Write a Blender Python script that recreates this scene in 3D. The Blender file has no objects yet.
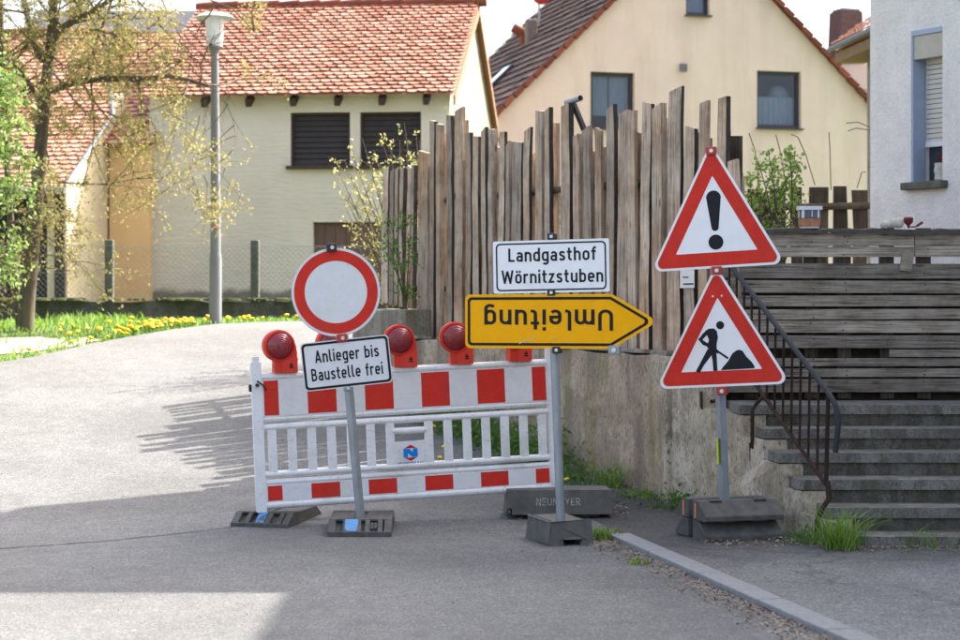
import bpy, math, random
from mathutils import Vector, Matrix, Euler
from mathutils.geometry import tessellate_polygon
R = math.radians
sc = bpy.context.scene
COL = sc.collection
rng = random.Random(7)

# ------------------------------------------------------------------ camera, sky, sun, exposure
F = 1867.0            # focal length in photo pixels (960 wide)
HY = 300.0            # photo row of the horizon
CZ = 1.6              # eye height
cam_d = bpy.data.cameras.new('camera'); cam = bpy.data.objects.new('camera', cam_d); COL.objects.link(cam)
cam.location = (0, 0, CZ); cam.rotation_euler = (R(90), 0, 0)
cam_d.sensor_width = 36; cam_d.lens = 36 * F / 960; cam_d.shift_y = -20 / 960
cam_d.clip_start = 0.1; cam_d.clip_end = 1500
cam_d.dof.use_dof = True; cam_d.dof.focus_distance = 12.9; cam_d.dof.aperture_fstop = 3.2
sc.camera = cam

SUN_U = Vector((0.821, 0.571))      # ground direction towards the sun
SUN_EL = R(43.5)
w = bpy.data.worlds.new('World'); sc.world = w; w.use_nodes = True
nt = w.node_tree; nt.nodes.clear()
sky = nt.nodes.new('ShaderNodeTexSky'); sky.sky_type = 'NISHITA'; sky.sun_disc = False
sky.sun_elevation = SUN_EL; sky.sun_rotation = math.atan2(SUN_U.x, SUN_U.y)
sky.air_density = 0.8; sky.dust_density = 6.0; sky.ozone_density = 0.6
bg = nt.nodes.new('ShaderNodeBackground'); bg.inputs['Strength'].default_value = 0.15
wo = nt.nodes.new('ShaderNodeOutputWorld')
hs_ = nt.nodes.new('ShaderNodeHueSaturation'); hs_.inputs['Saturation'].default_value = 0.72
nt.links.new(sky.outputs[0], hs_.inputs['Color']); nt.links.new(hs_.outputs[0], bg.inputs[0]); nt.links.new(bg.outputs[0], wo.inputs[0])
sd = bpy.data.lights.new('sun', 'SUN'); sun = bpy.data.objects.new('sun', sd); COL.objects.link(sun)
sd.energy = 3.25; sd.angle = R(0.53); sd.color = (1.0, 0.94, 0.85)
sv = Vector((SUN_U.x * math.cos(SUN_EL), SUN_U.y * math.cos(SUN_EL), math.sin(SUN_EL)))
sun.rotation_euler = sv.to_track_quat('Z', 'Y').to_euler(); sun.location = (20, 20, 30)
sc.view_settings.view_transform = 'Standard'; sc.view_settings.look = 'None'
sc.view_settings.exposure = 2.06; sc.view_settings.gamma = 1.0; sc.view_settings.use_curve_mapping = False
sc.cycles.max_bounces = 8; sc.cycles.transparent_max_bounces = 16
sc.cycles.use_denoising = True

# ------------------------------------------------------------------ helpers
def P(px, py, Y):
    return Vector(((px - 480) / F * Y, Y, CZ - (py - HY) * Y / F))
def XP(px, Y): return (px - 480) / F * Y
def ZP(py, Y): return CZ - (py - HY) * Y / F

class MB:
    def __init__(s): s.v = []; s.f = []; s.m = []; s.r = []
    def add(s, vs, fs, mat=0, rnd=None):
        o = len(s.v); s.v += [tuple(v) for v in vs]
        for f in fs:
            s.f.append([i + o for i in f]); s.m.append(mat); s.r.append(rng.random() if rnd is None else rnd)
    def box(s, c, size, M=None, mat=0):
        c = Vector(c); hx, hy, hz = size[0] / 2, size[1] / 2, size[2] / 2
        vs = []
        for x in (-hx, hx):
            for y in (-hy, hy):
                for z in (-hz, hz):
                    p = Vector((x, y, z))
                    if M: p = M @ p
                    vs.append(c + p)
        s.add(vs, [(0, 1, 3, 2), (4, 6, 7, 5), (0, 4, 5, 1), (2, 3, 7, 6), (0, 2, 6, 4), (1, 5, 7, 3)], mat)
    def tube(s, pts, r, seg=10, mat=0, caps=True, closed_r=None):
        pts = [Vector(p) for p in pts]; n = len(pts)
        rs = r if isinstance(r, (list, tuple)) else [r] * n
        d0 = (pts[1] - pts[0]).normalized()
        up = Vector((0, 0, 1)) if abs(d0.z) < 0.9 else Vector((1, 0, 0))
        a = d0.cross(up).normalized(); vs = []
        for i, p in enumerate(pts):
            d = (pts[min(i + 1, n - 1)] - pts[max(i - 1, 0)]).normalized()
            a = (a - d * a.dot(d)).normalized(); b = d.cross(a)
            for k in range(seg):
                t = 2 * math.pi * k / seg
                vs.append(p + (a * math.cos(t) + b * math.sin(t)) * rs[i])
        fs = []
        for i in range(n - 1):
            for k in range(seg):
                k2 = (k + 1) % seg
                fs.append((i * seg + k, i * seg + k2, (i + 1) * seg + k2, (i + 1) * seg + k))
        if caps:
            fs.append(tuple(range(seg - 1, -1, -1))); fs.append(tuple((n - 1) * seg + k for k in range(seg)))
        s.add(vs, fs, mat)
    def lathe(s, prof, c, seg=20, mat=0, M=None):
        vs = []; c = Vector(c)
        for r_, z in prof:
            for k in range(seg):
                t = 2 * math.pi * k / seg
                p = Vector((r_ * math.cos(t), r_ * math.sin(t), z))
                vs.append(c + (M @ p if M else p))
        fs = []
        for i in range(len(prof) - 1):
            for k in range(seg):
                k2 = (k + 1) % seg
                fs.append((i * seg + k, i * seg + k2, (i + 1) * seg + k2, (i + 1) * seg + k))
        fs.append(tuple(range(seg - 1, -1, -1))); fs.append(tuple((len(prof) - 1) * seg + k for k in range(seg)))
        s.add(vs, fs, mat)
    def prism(s, out, y0, y1, holes=(), mat=0, T=None, side=None):
        """outline (x,z), extruded from y0 (front) to y1 (back); T maps (x,y,z)"""
        T = T or (lambda x, y, z: (x, y, z))
        loops = [list(out)] + [list(h) for h in holes]
        flat = [p for l in loops for p in l]
        tris = tessellate_polygon([[Vector((p[0], p[1], 0)) for p in l] for l in loops])
        n = len(flat)
        vs = [T(p[0], y0, p[1]) for p in flat] + [T(p[0], y1, p[1]) for p in flat]
        ff = []; bb = []
        for t in tris:
            a, b, c = [Vector(flat[i]) for i in t]
            cr = (b - a).x * (c - a).y - (b - a).y * (c - a).x
            t = tuple(t) if cr > 0 else tuple(reversed(t))
            ff.append(t); bb.append(tuple(i + n for i in reversed(t)))
        s.add(vs, ff + bb, mat)
        o = 0; o2 = len(s.v) - 2 * n; sf = []
        for l in loops:
            k = len(l)
            for i in range(k):
                j = (i + 1) % k
                sf.append((o + i, o + j, o + j + n, o + i + n))
            o += k
        for q in sf:
            s.f.append([i + o2 for i in q]); s.m.append(mat if side is None else side); s.r.append(rng.random())
    def sheet(s, out, y, holes=(), mat=0):
        loops = [list(out)] + [list(h) for h in holes]
        flat = [p for l in loops for p in l]
        tris = tessellate_polygon([[Vector((p[0], p[1], 0)) for p in l] for l in loops])
        ff = []
        for t in tris:
            a, b, c = [Vector(flat[i]) for i in t]
            cr = (b - a).x * (c - a).y - (b - a).y * (c - a).x
            ff.append(tuple(t) if cr > 0 else tuple(reversed(t)))
        s.add([(p[0], y, p[1]) for p in flat], ff, mat)
    def build(s, name, mats, parent=None, loc=None, rot=None, smooth=False, bevel=0, seg=2):
        me = bpy.data.meshes.new(name); me.from_pydata(s.v, [], s.f)
        if not isinstance(mats, (list, tuple)): mats = [mats]
        for m in mats: me.materials.append(m)
        me.polygons.foreach_set('material_index', s.m)
        at = me.attributes.new('rnd', 'FLOAT', 'FACE'); at.data.foreach_set('value', s.r)
        if smooth:
            me.polygons.foreach_set('use_smooth', [True] * len(s.f))
        me.update()
        o = bpy.data.objects.new(name, me); COL.objects.link(o)
        if parent: o.parent = parent
        if loc is not None: o.location = loc
        if rot is not None: o.rotation_euler = rot
        if smooth:
            me.set_sharp_from_angle(angle=R(40))
        if bevel:
            b = o.modifiers.new('bevel', 'BEVEL'); b.width = bevel; b.segments = seg; b.limit_method = 'ANGLE'; b.angle_limit = R(35)
        return o

def thing(name, label, cat, loc=(0, 0, 0), rot=(0, 0, 0), group=None):
    o = bpy.data.objects.new(name, None); COL.objects.link(o)
    o.empty_display_size = 0.2
    o.location = loc; o.rotation_euler = rot
    return tag(o, label, cat, group)
def tag(o, label, cat, group=None):
    o['label'] = label; o['category'] = cat
    if group: o['group'] = group
    return o
def struct(o): o['kind'] = 'structure'; return o
def stuff(o, label, cat): o['kind'] = 'stuff'; o['label'] = label; o['category'] = cat; return o

def rrect(x0, x1, z0, z1, r, n=5):
    pts = []
    for cx, cz, a in ((x1 - r, z0 + r, -90), (x1 - r, z1 - r, 0), (x0 + r, z1 - r, 90), (x0 + r, z0 + r, 180)):
        for k in range(n + 1):
            t = R(a + 90 * k / n); pts.append((cx + r * math.cos(t), cz + r * math.sin(t)))
    return pts
def circ(cx, cz, r, n=48): return [(cx + r * math.cos(2 * math.pi * k / n), cz + r * math.sin(2 * math.pi * k / n)) for k in range(n)]
def roundpoly(pts, r, n=5):
    """rounded corners of a convex CCW polygon"""
    out = []; k = len(pts)
    for i in range(k):
        p = Vector(pts[i]); a = (Vector(pts[i - 1]) - p).normalized(); b = (Vector(pts[(i + 1) % k]) - p).normalized()
        ang = a.angle(b); d = r / math.tan(ang / 2); c = p + (a + b).normalized() * (r / math.sin(ang / 2))
        s0 = p + a * d - c; s1 = p + b * d - c
        t0 = math.atan2(s0.y, s0.x); t1 = math.atan2(s1.y, s1.x)
        while t1 < t0: t1 += 2 * math.pi
        if t1 - t0 > math.pi: t1 -= 2 * math.pi
        for j in range(n + 1):
            t = t0 + (t1 - t0) * j / n; out.append((c.x + r * math.cos(t), c.y + r * math.sin(t)))
    return out
def inset(pts, d):
    k = len(pts); out = []
    for i in range(k):
        p = Vector(pts[i]); a = (Vector(pts[i - 1]) - p).normalized(); b = (Vector(pts[(i + 1) % k]) - p).normalized()
        out.append(p + (a + b).normalized() * (d / math.sin(a.angle(b) / 2)))
    return [tuple(p) for p in out]

# ------------------------------------------------------------------ materials
def nodes(name):
    m = bpy.data.materials.new(name); m.use_nodes = True; t = m.node_tree; t.nodes.clear()
    out = t.nodes.new('ShaderNodeOutputMaterial'); b = t.nodes.new('ShaderNodeBsdfPrincipled')
    t.links.new(b.outputs[0], out.inputs[0]); return m, t, b, out
def coords(t, stretch=(1, 1, 1), orand=0, rot=(0, 0, 0)):
    tc = t.nodes.new('ShaderNodeTexCoord'); mp = t.nodes.new('ShaderNodeMapping')
    mp.inputs['Scale'].default_value = stretch; mp.inputs['Rotation'].default_value = rot
    if orand:
        oi = t.nodes.new('ShaderNodeObjectInfo'); mu = t.nodes.new('ShaderNodeMath'); mu.operation = 'MULTIPLY'; mu.inputs[1].default_value = orand
        ad = t.nodes.new('ShaderNodeVectorMath'); ad.operation = 'ADD'
        t.links.new(oi.outputs['Random'], mu.inputs[0]); t.links.new(tc.outputs['Object'], ad.inputs[0]); t.links.new(mu.outputs[0], ad.inputs[1])
        t.links.new(ad.outputs[0], mp.inputs['Vector'])
    else: t.links.new(tc.outputs['Object'], mp.inputs['Vector'])
    return mp.outputs[0]
def noise(t, vec, scale, detail=6, rough=0.6):
    n = t.nodes.new('ShaderNodeTexNoise'); n.inputs['Scale'].default_value = scale; n.inputs['Detail'].default_value = detail
    n.inputs['Roughness'].default_value = rough; t.links.new(vec, n.inputs['Vector']); return n.outputs['Fac']
def ramp(t, fac, stops):
    r = t.nodes.new('ShaderNodeValToRGB'); e = r.color_ramp.elements
    while len(e) < len(stops): e.new(0.5)
    for i, (p, c) in enumerate(stops): e[i].position = p; e[i].color = (*c, 1) if len(c) == 3 else c
    t.links.new(fac, r.inputs[0]); return r.outputs[0]
def mixc(t, fac, a, b, mode='MIX'):
    m = t.nodes.new('ShaderNodeMix'); m.data_type = 'RGBA'; m.blend_type = mode
    for sock, val in ((m.inputs[0], fac), (m.inputs[6], a), (m.inputs[7], b)):
        if hasattr(val, 'links') or hasattr(val, 'is_linked'): t.links.new(val, sock)
        elif isinstance(val, (tuple, list)): sock.default_value = (*val, 1) if len(val) == 3 else val
        else: sock.default_value = val
    return m.outputs[2]
def bump(t, b, h, strength=0.3, dist=0.01):
    n = t.nodes.new('ShaderNodeBump'); n.inputs['Strength'].default_value = strength; n.inputs['Distance'].default_value = dist
    t.links.new(h, n.inputs['Height']); t.links.new(n.outputs[0], b.inputs['Normal'])
def k(c, f): return tuple(min(1, x * f) for x in c)
def mat(name, col, rough=0.6, metal=0.0, var=0.15, scale=6, bmp=0.0, bscale=60, stretch=(1, 1, 1), col2=None, spec=0.5, orand=0, dirt=None, dlo=0.55, dhi=0.75, scuff=None, wavy=0):
    m, t, b, out = nodes(name)
    v = coords(t, stretch, orand); n = noise(t, v, scale)
    c = ramp(t, n, [(0.3, k(col, 1 - var)), (0.7, col2 or k(col, 1 + var))])
    if dirt:
        n2 = noise(t, v, scale * 0.35, 8, 0.7)
        c = mixc(t, ramp(t, n2, [(dlo, (0, 0, 0)), (dhi, (1, 1, 1))]), c, dirt)
    if scuff:
        c = mixc(t, ramp(t, noise(t, coords(t, (2.5, 2.5, 11)), 11, 4, 0.7), [(0.60, (0, 0, 0)), (0.66, (0.75, 0.75, 0.75))]), c, scuff)
        c = mixc(t, ramp(t, noise(t, coords(t, (9, 9, 1.6)), 7, 5, 0.7), [(0.60, (0, 0, 0)), (0.72, (0.5, 0.5, 0.5))]), c, scuff)
    t.links.new(c, b.inputs['Base Color'])
    b.inputs['Roughness'].default_value = rough; b.inputs['Metallic'].default_value = metal
    b.inputs['Specular IOR Level'].default_value = spec
    if wavy: bump(t, b, noise(t, v, 0.5, 2), 0.25, wavy)
    if bmp: bump(t, b, noise(t, v, bscale, 4), bmp, 0.01)
    return m

M = {}
M['sign_white'] = mat('sign_white', (0.72, 0.725, 0.74), 0.5, spec=0.2, var=0.04, scale=9, scuff=(0.52, 0.51, 0.47), wavy=.03, dirt=(0.64, 0.62, 0.57), dlo=0.54, dhi=0.80)
M['sign_white_new'] = mat('sign_white_new', (0.86, 0.87, 0.885), 0.5, spec=0.2, var=0.03, scale=9, dirt=(0.70, 0.69, 0.65), dlo=0.56, dhi=0.8)
M['sign_red'] = mat('sign_red', (0.62, 0.03, 0.018), 0.5, spec=0.2, var=0.10, scale=9, scuff=(0.40, 0.09, 0.07), wavy=.03, dirt=(0.44, 0.06, 0.045), dlo=0.52, dhi=0.85)
M['sign_black'] = mat('sign_black', (0.012, 0.013, 0.018), 0.5, spec=0.2, var=0.2)
M['sign_yellow'] = mat('sign_yellow', (0.97, 0.44, 0.002), 0.5, spec=0.12, var=0.05, scale=9, scuff=(0.66, 0.36, 0.03), wavy=.03, dirt=(0.80, 0.38, 0.01), dlo=0.55, dhi=0.9)
M['sign_back'] = mat('sign_back', (0.45, 0.46, 0.47), 0.45, 0.6, var=0.1)
M['galv'] = mat('galvanised_steel', (0.31, 0.335, 0.36), 0.5, 0.5, var=0.18, scale=14, bmp=0.05, stretch=(1, 1, 0.3), dirt=(0.26, 0.27, 0.27))
M['black_metal'] = mat('black_clamp', (0.03, 0.032, 0.035), 0.5, 0.3)
M['red_clamp'] = mat('red_clamp', (0.42, 0.035, 0.03), 0.5, dirt=(0.25, 0.06, 0.05))
M['bolt'] = mat('bolt_steel', (0.6, 0.6, 0.58), 0.35, 0.7)
M['plastic_white'] = mat('white_plastic', (0.78, 0.78, 0.79), 0.42, var=0.05, scale=5, scuff=(0.36, 0.34, 0.30), dirt=(0.50, 0.48, 0.43), dlo=0.50, dhi=0.78, bmp=0.03)
M['plastic_red'] = mat('red_plastic', (0.66, 0.04, 0.02), 0.5, spec=0.3, var=0.08, scuff=(0.30, 0.05, 0.035), dirt=(0.42, 0.05, 0.035), dlo=0.5, dhi=0.8)
M['blue_paint'] = mat('blue_paint', (0.09, 0.27, 0.52), 0.6, var=0.12, scale=30, dirt=(0.08, 0.10, 0.12), dlo=0.55, dhi=0.62)
M['logo_blue'] = mat('logo_blue', (0.0, 0.23, 0.68), 0.5, spec=0.2, var=0.05)
M['logo_red'] = mat('logo_red', (0.55, 0.01, 0.05), 0.5, spec=0.2, var=0.05)
M['orange_paint'] = mat('orange_paint', (0.62, 0.20, 0.10), 0.7, var=0.2)
M['rubber'] = mat('recycled_rubber', (0.080, 0.077, 0.072), 0.85, var=0.3, scale=14, bmp=0.3, bscale=150, dirt=(0.13, 0.125, 0.11))
M['concrete_block'] = mat('concrete_block', (0.108, 0.107, 0.095), 0.9, var=0.25, scale=10, bmp=0.3, bscale=120, dirt=(0.13, 0.125, 0.11))
M['block_letter'] = mat('block_letter', (0.36, 0.36, 0.34), 0.9, var=0.4, scale=40, dirt=(0.15, 0.15, 0.14), dlo=0.5, dhi=0.6)
M['rust'] = mat('rusty_iron', (0.042, 0.024, 0.018), 0.9, spec=0.2, var=0.4, scale=20, bmp=0.3, bscale=90)
M['rail_grey'] = mat('grey_paint_rail', (0.036, 0.039, 0.046), 0.7, spec=0.2, var=0.15, dirt=(0.07, 0.06, 0.055))
M['dark_frame'] = mat('dark_window_frame', (0.022, 0.022, 0.028), 0.4, var=0.15)
M['louver'] = mat('dark_louver', (0.030, 0.022, 0.020), 0.6, var=0.2)
M['curtain'] = mat('white_net_curtain', (0.32, 0.34, 0.385), 0.9, var=0.2, scale=4, stretch=(14, 1, 1))
M['brown_door'] = mat('brown_door', (0.13, 0.075, 0.055), 0.7, var=0.12)
M['cream'] = mat('cream_render', (0.61, 0.495, 0.405), 0.9, var=0.035, scale=0.9, bmp=0.12, bscale=40)
M['orange_wall'] = mat('apricot_render', (0.78, 0.52, 0.27), 0.9, var=0.06, scale=1.5, bmp=0.1)
M['bright_wall'] = mat('pale_yellow_render', (0.66, 0.55, 0.36), 0.9, var=0.06, scale=1.5, bmp=0.1)
M['brick_plinth'] = mat('terracotta_plinth', (0.34, 0.15, 0.10), 0.9, var=0.1)
M['dark_timber'] = mat('dark_timber', (0.030, 0.021, 0.018), 0.8, var=0.4, scale=3, stretch=(8, 8, 0.5))
M['rafter'] = mat('rafter_wood', (0.05, 0.03, 0.022), 0.8)
M['barge'] = mat('barge_board', (0.20, 0.115, 0.055), 0.8, var=0.2)
M['flash'] = mat('zinc_flashing', (0.15, 0.17, 0.19), 0.7, 0.2)
M['lamp_white'] = mat('lamp_cap', (0.52, 0.55, 0.54), 0.4, var=0.05)
M['lamp_pole'] = mat('lamp_pole_grey', (0.19, 0.20, 0.205), 0.7, 0.1, var=0.15, scale=8, stretch=(1, 1, 0.2))
M['post_concrete'] = mat('mossy_concrete_post', (0.10, 0.11, 0.085), 0.95, var=0.3, scale=12, bmp=0.2, dirt=(0.04, 0.05, 0.03))
M['wire'] = mat('fence_wire', (0.20, 0.21, 0.20), 0.6, 0.4)
M['soil'] = mat('dark_soil', (0.055, 0.045, 0.032), 1.0, var=0.4, scale=8, bmp=0.4)
M['slate'] = mat('slate_roof', (0.055, 0.06, 0.075), 0.7, var=0.2, scale=5)
M['paper'] = mat('paper_note', (0.72, 0.70, 0.66), 0.8, var=0.05)
M['pot_orange'] = mat('clear_tub_contents', (0.36, 0.15, 0.07), 0.5, var=0.4, scale=25)
M['tub'] = mat('cloudy_plastic', (0.70, 0.72, 0.74), 0.35, var=0.05)
M['stone'] = mat('pebble', (0.50, 0.48, 0.42), 0.9, var=0.3, scale=15)
M['petal'] = mat('red_petal', (0.16, 0.015, 0.03), 0.6)
M['blue_trim'] = mat('blue_window_trim', (0.34, 0.41, 0.55), 0.85, var=0.08, scale=8)
M['shutter'] = mat('grey_shutter', (0.62, 0.62, 0.58), 0.6, var=0.08, scale=6)
M['shutter_box'] = mat('beige_shutter_box', (0.44, 0.42, 0.36), 0.8, var=0.1)
M['bark'] = mat('bark', (0.10, 0.08, 0.05), 0.95, var=0.45, scale=9, bmp=0.6, bscale=25, stretch=(1, 1, 0.35), dirt=(0.11, 0.11, 0.05))
M['twig'] = mat('twig', (0.10, 0.075, 0.045), 0.9, var=0.2)
M['dandelion'] = mat('dandelion_yellow', (0.80, 0.52, 0.005), 0.7, var=0.1)
M['litter'] = mat('dry_leaf', (0.20, 0.13, 0.085), 0.9, var=0.5, scale=3, col2=(0.34, 0.27, 0.20))
M['gravel'] = mat('gravel', (0.42, 0.36, 0.28), 1.0, var=0.3, scale=20, bmp=0.5, bscale=90)
M['kerb'] = mat('granite_kerb', (0.215, 0.22, 0.222), 0.8, var=0.18, scale=25, bmp=0.2, bscale=150)

def leafmat(name, col, col2, trans=0.45):
    m, t, b, out = nodes(name)
    at = t.nodes.new('ShaderNodeAttribute'); at.attribute_name = 'rnd'
    c = ramp(t, at.outputs['Fac'], [(0.0, col), (1.0, col2)])
    t.links.new(c, b.inputs['Base Color']); b.inputs['Roughness'].default_value = 0.6
    tr = t.nodes.new('ShaderNodeBsdfTranslucent'); t.links.new(c, tr.inputs[0])
    mx = t.nodes.new('ShaderNodeMixShader'); mx.inputs[0].default_value = trans
    t.links.new(b.outputs[0], mx.inputs[1]); t.links.new(tr.outputs[0], mx.inputs[2]); t.links.new(mx.outputs[0], out.inputs[0])
    return m
M['bud'] = leafmat('olive_buds', (0.25, 0.215, 0.065), (0.43, 0.385, 0.145))
M['bud_light'] = leafmat('pale_buds', (0.40, 0.37, 0.12), (0.55, 0.52, 0.22))
M['leaf'] = leafmat('spring_leaf', (0.12, 0.205, 0.04), (0.26, 0.36, 0.10))
M['leaf_light'] = leafmat('young_leaf', (0.20, 0.33, 0.05), (0.38, 0.50, 0.13))
M['leaf_dark'] = leafmat('weed_leaf', (0.06, 0.15, 0.02), (0.14, 0.27, 0.04))
M['grass'] = leafmat('grass_blade', (0.11, 0.22, 0.025), (0.24, 0.38, 0.06))
M['lens'] = (lambda: None)
def lens_mat():
    m, t, b, out = nodes('red_lens')
    v = coords(t); wv = t.nodes.new('ShaderNodeTexWave'); wv.wave_type = 'RINGS'; wv.rings_direction = 'Y'; wv.inputs['Scale'].default_value = 22
    t.links.new(v, wv.inputs['Vector']); bump(t, b, wv.outputs['Fac'], 0.35, 0.01)
    b.inputs['Base Color'].default_value = (0.22, 0.006, 0.015, 1); b.inputs['Roughness'].default_value = 0.16
    b.inputs['Coat Weight'].default_value = 0.5
    return m
M['lens'] = lens_mat()
def frost():
    m, t, b, out = nodes('frosted_lamp_glass')
    b.inputs['Base Color'].default_value = (0.80, 0.82, 0.82, 1); b.inputs['Roughness'].default_value = 0.3
    tr = t.nodes.new('ShaderNodeBsdfTranslucent'); tr.inputs[0].default_value = (0.8, 0.82, 0.82, 1)
    mx = t.nodes.new('ShaderNodeMixShader'); mx.inputs[0].default_value = 0.5
    t.links.new(b.outputs[0], mx.inputs[1]); t.links.new(tr.outputs[0], mx.inputs[2]); t.links.new(mx.outputs[0], out.inputs[0]); return m
M['frost'] = frost()
def glass():
    m, t, b, out = nodes('window_glass')
    g = t.nodes.new('ShaderNodeBsdfGlossy'); g.inputs['Roughness'].default_value = 0.03; g.inputs[0].default_value = (0.9, 0.93, 1, 1)
    tr = t.nodes.new('ShaderNodeBsdfTransparent'); tr.inputs[0].default_value = (0.75, 0.8, 0.85, 1)
    mx = t.nodes.new('ShaderNodeMixShader'); mx.inputs[0].default_value = 0.04
    t.links.new(tr.outputs[0], mx.inputs[1]); t.links.new(g.outputs[0], mx.inputs[2]); t.links.new(mx.outputs[0], out.inputs[0]); return m
M['glass'] = glass()

def asphalt(name, c_lo, c_hi, patch, sc_=85, crack=True, dark=None):
    m, t, b, out = nodes(name); v = coords(t)
    n1 = noise(t, v, sc_, 3, 0.8); n2 = noise(t, v, 0.55, 5, 0.6); n3 = noise(t, v, 6, 4, 0.6)
    vo = t.nodes.new('ShaderNodeTexVoronoi'); vo.inputs['Scale'].default_value = 70; t.links.new(v, vo.inputs['Vector'])
    c = ramp(t, n1, [(0.38, c_lo), (0.62, c_hi)])
    c = mixc(t, ramp(t, vo.outputs['Color'], [(0.55, (0, 0, 0)), (0.95, (0.55, 0.55, 0.55))]), c, k(c_hi, 1.5))
    c = mixc(t, ramp(t, n2, [(0.40, (0, 0, 0)), (0.60, (1, 1, 1))]), c, mixc(t, 1.0, c, patch, 'MULTIPLY'))
    c = mixc(t, ramp(t, n3, [(0.3, (0.25, 0.25, 0.25)), (0.6, (0, 0, 0))]), c, k(c_lo, 0.8))
    if crack:
        v2 = t.nodes.new('ShaderNodeTexVoronoi'); v2.feature = 'DISTANCE_TO_EDGE'; v2.inputs['Scale'].default_value = 0.32
        wn = t.nodes.new('ShaderNodeTexNoise'); wn.inputs['Scale'].default_value = 1.3; wn.inputs['Detail'].default_value = 6; t.links.new(v, wn.inputs['Vector'])
        ad = t.nodes.new('ShaderNodeVectorMath'); ad.operation = 'ADD'; t.links.new(v, ad.inputs[0]); t.links.new(wn.outputs['Color'], ad.inputs[1])
        t.links.new(ad.outputs[0], v2.inputs['Vector'])
        c = mixc(t, ramp(t, v2.outputs['Distance'], [(0.0, (0.5, 0.5, 0.5)), (0.006, (0, 0, 0))]), c, k(c_lo, 0.45))
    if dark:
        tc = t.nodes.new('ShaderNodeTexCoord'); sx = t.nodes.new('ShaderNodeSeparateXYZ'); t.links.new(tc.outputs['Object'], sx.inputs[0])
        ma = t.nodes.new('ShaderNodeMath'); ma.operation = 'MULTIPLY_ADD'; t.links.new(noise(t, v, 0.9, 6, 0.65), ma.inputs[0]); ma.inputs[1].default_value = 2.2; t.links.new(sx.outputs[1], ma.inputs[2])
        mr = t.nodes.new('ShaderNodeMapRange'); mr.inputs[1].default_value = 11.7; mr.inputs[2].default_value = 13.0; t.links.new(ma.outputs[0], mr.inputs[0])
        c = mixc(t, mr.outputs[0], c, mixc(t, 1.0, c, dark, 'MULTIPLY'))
    t.links.new(c, b.inputs['Base Color']); b.inputs['Roughness'].default_value = 0.9
    b.inputs['Specular IOR Level'].default_value = 0.3
    bump(t, b, n1, 0.5, 0.006); return m
M['road'] = asphalt('old_light_asphalt', (0.068, 0.0685, 0.067), (0.212, 0.211, 0.205), (0.80, 0.80, 0.80), crack=False)
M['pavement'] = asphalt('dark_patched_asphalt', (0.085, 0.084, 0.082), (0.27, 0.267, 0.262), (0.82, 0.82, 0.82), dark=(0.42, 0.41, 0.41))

def ground_mat():
    m, t, b, out = nodes('rough_grass_ground'); v = coords(t)
    c = ramp(t, noise(t, v, 2.5, 8, 0.7), [(0.35, (0.07, 0.10, 0.025)), (0.55, (0.11, 0.16, 0.04)), (0.7, (0.19, 0.17, 0.09))])
    t.links.new(c, b.inputs['Base Color']); b.inputs['Roughness'].default_value = 1; bump(t, b, noise(t, v, 30), 0.6, 0.03); return m
M['ground'] = ground_mat()

def stained(name, col, stain, light=None, vs=1.0, bmp=0.5, moss=None, streak=0.5, pitm=0.8, amp=0.3):
    """old render or concrete with streaks running down, blotches and pits"""
    m, t, b, out = nodes(name); v = coords(t); vst = coords(t, (2.6, 2.6, 0.32))
    c = ramp(t, noise(t, v, 3 * vs, 9, 0.7), [(0.36, k(col, 1 - amp)), (0.62, k(col, 1 + amp * 0.75))])
    c = mixc(t, ramp(t, noise(t, vst, 1.6 * vs, 7, 0.65), [(0.48, (0, 0, 0)), (0.62, (streak,) * 3)]), c, stain)
    if light: c = mixc(t, ramp(t, noise(t, v, 1.9 * vs, 9, 0.72), [(0.52, (0, 0, 0)), (0.57, (0.75, 0.75, 0.75))]), c, light)
    if moss: c = mixc(t, ramp(t, noise(t, vst, 1.1 * vs, 9, 0.75), [(0.53, (0, 0, 0)), (0.64, (0.8, 0.8, 0.8))]), c, moss)
    pit = noise(t, coords(t, (1, 1, 0.5)), 48 * vs, 4, 0.75)
    c = mixc(t, ramp(t, pit, [(0.38, (pitm,) * 3), (0.46, (0, 0, 0))]), c, k(stain, 0.7))
    big = noise(t, coords(t, (1, 1, 0.6)), 13 * vs, 6, 0.8)
    c = mixc(t, ramp(t, big, [(0.34, (pitm,) * 3), (0.44, (0, 0, 0))]), c, k(stain, 0.9))
    t.links.new(c, b.inputs['Base Color']); b.inputs['Roughness'].default_value = 0.95
    bump(t, b, noise(t, v, 16 * vs, 8, 0.75), bmp, 0.03); return m
M['old_wall'] = stained('weathered_concrete', (0.41, 0.315, 0.225), (0.185, 0.15, 0.11), (0.52, 0.42, 0.315), moss=(0.25, 0.21, 0.08), streak=0.7)
M['block_wall'] = stained('grey_rough_concrete', (0.28, 0.25, 0.20), (0.12, 0.105, 0.08), moss=(0.16, 0.15, 0.07), vs=1.5)
M['cheek'] = stained('peeling_pale_render', (0.47, 0.40, 0.30), (0.17, 0.135, 0.095), (0.62, 0.545, 0.44), moss=(0.26, 0.225, 0.10))
M['white_house'] = stained('dirty_white_roughcast', (0.87, 0.855, 0.83), (0.70, 0.69, 0.67), vs=1.3, bmp=1.0, streak=0.3, pitm=0.5, amp=0.07)
M['low_wall'] = stained('mossy_low_wall', (0.13, 0.125, 0.11), (0.05, 0.05, 0.04), moss=(0.06, 0.07, 0.02), vs=1.2)
M['cream'] = stained('cream_render', (0.615, 0.505, 0.43), (0.50, 0.40, 0.33), vs=0.45, bmp=0.15, streak=0.45, pitm=0.0, amp=0.05)
M['bright_gable'] = stained('lumpy_cream_render', (0.27, 0.24, 0.195), (0.17, 0.15, 0.11), vs=0.8, bmp=0.8, streak=0.4)
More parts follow.
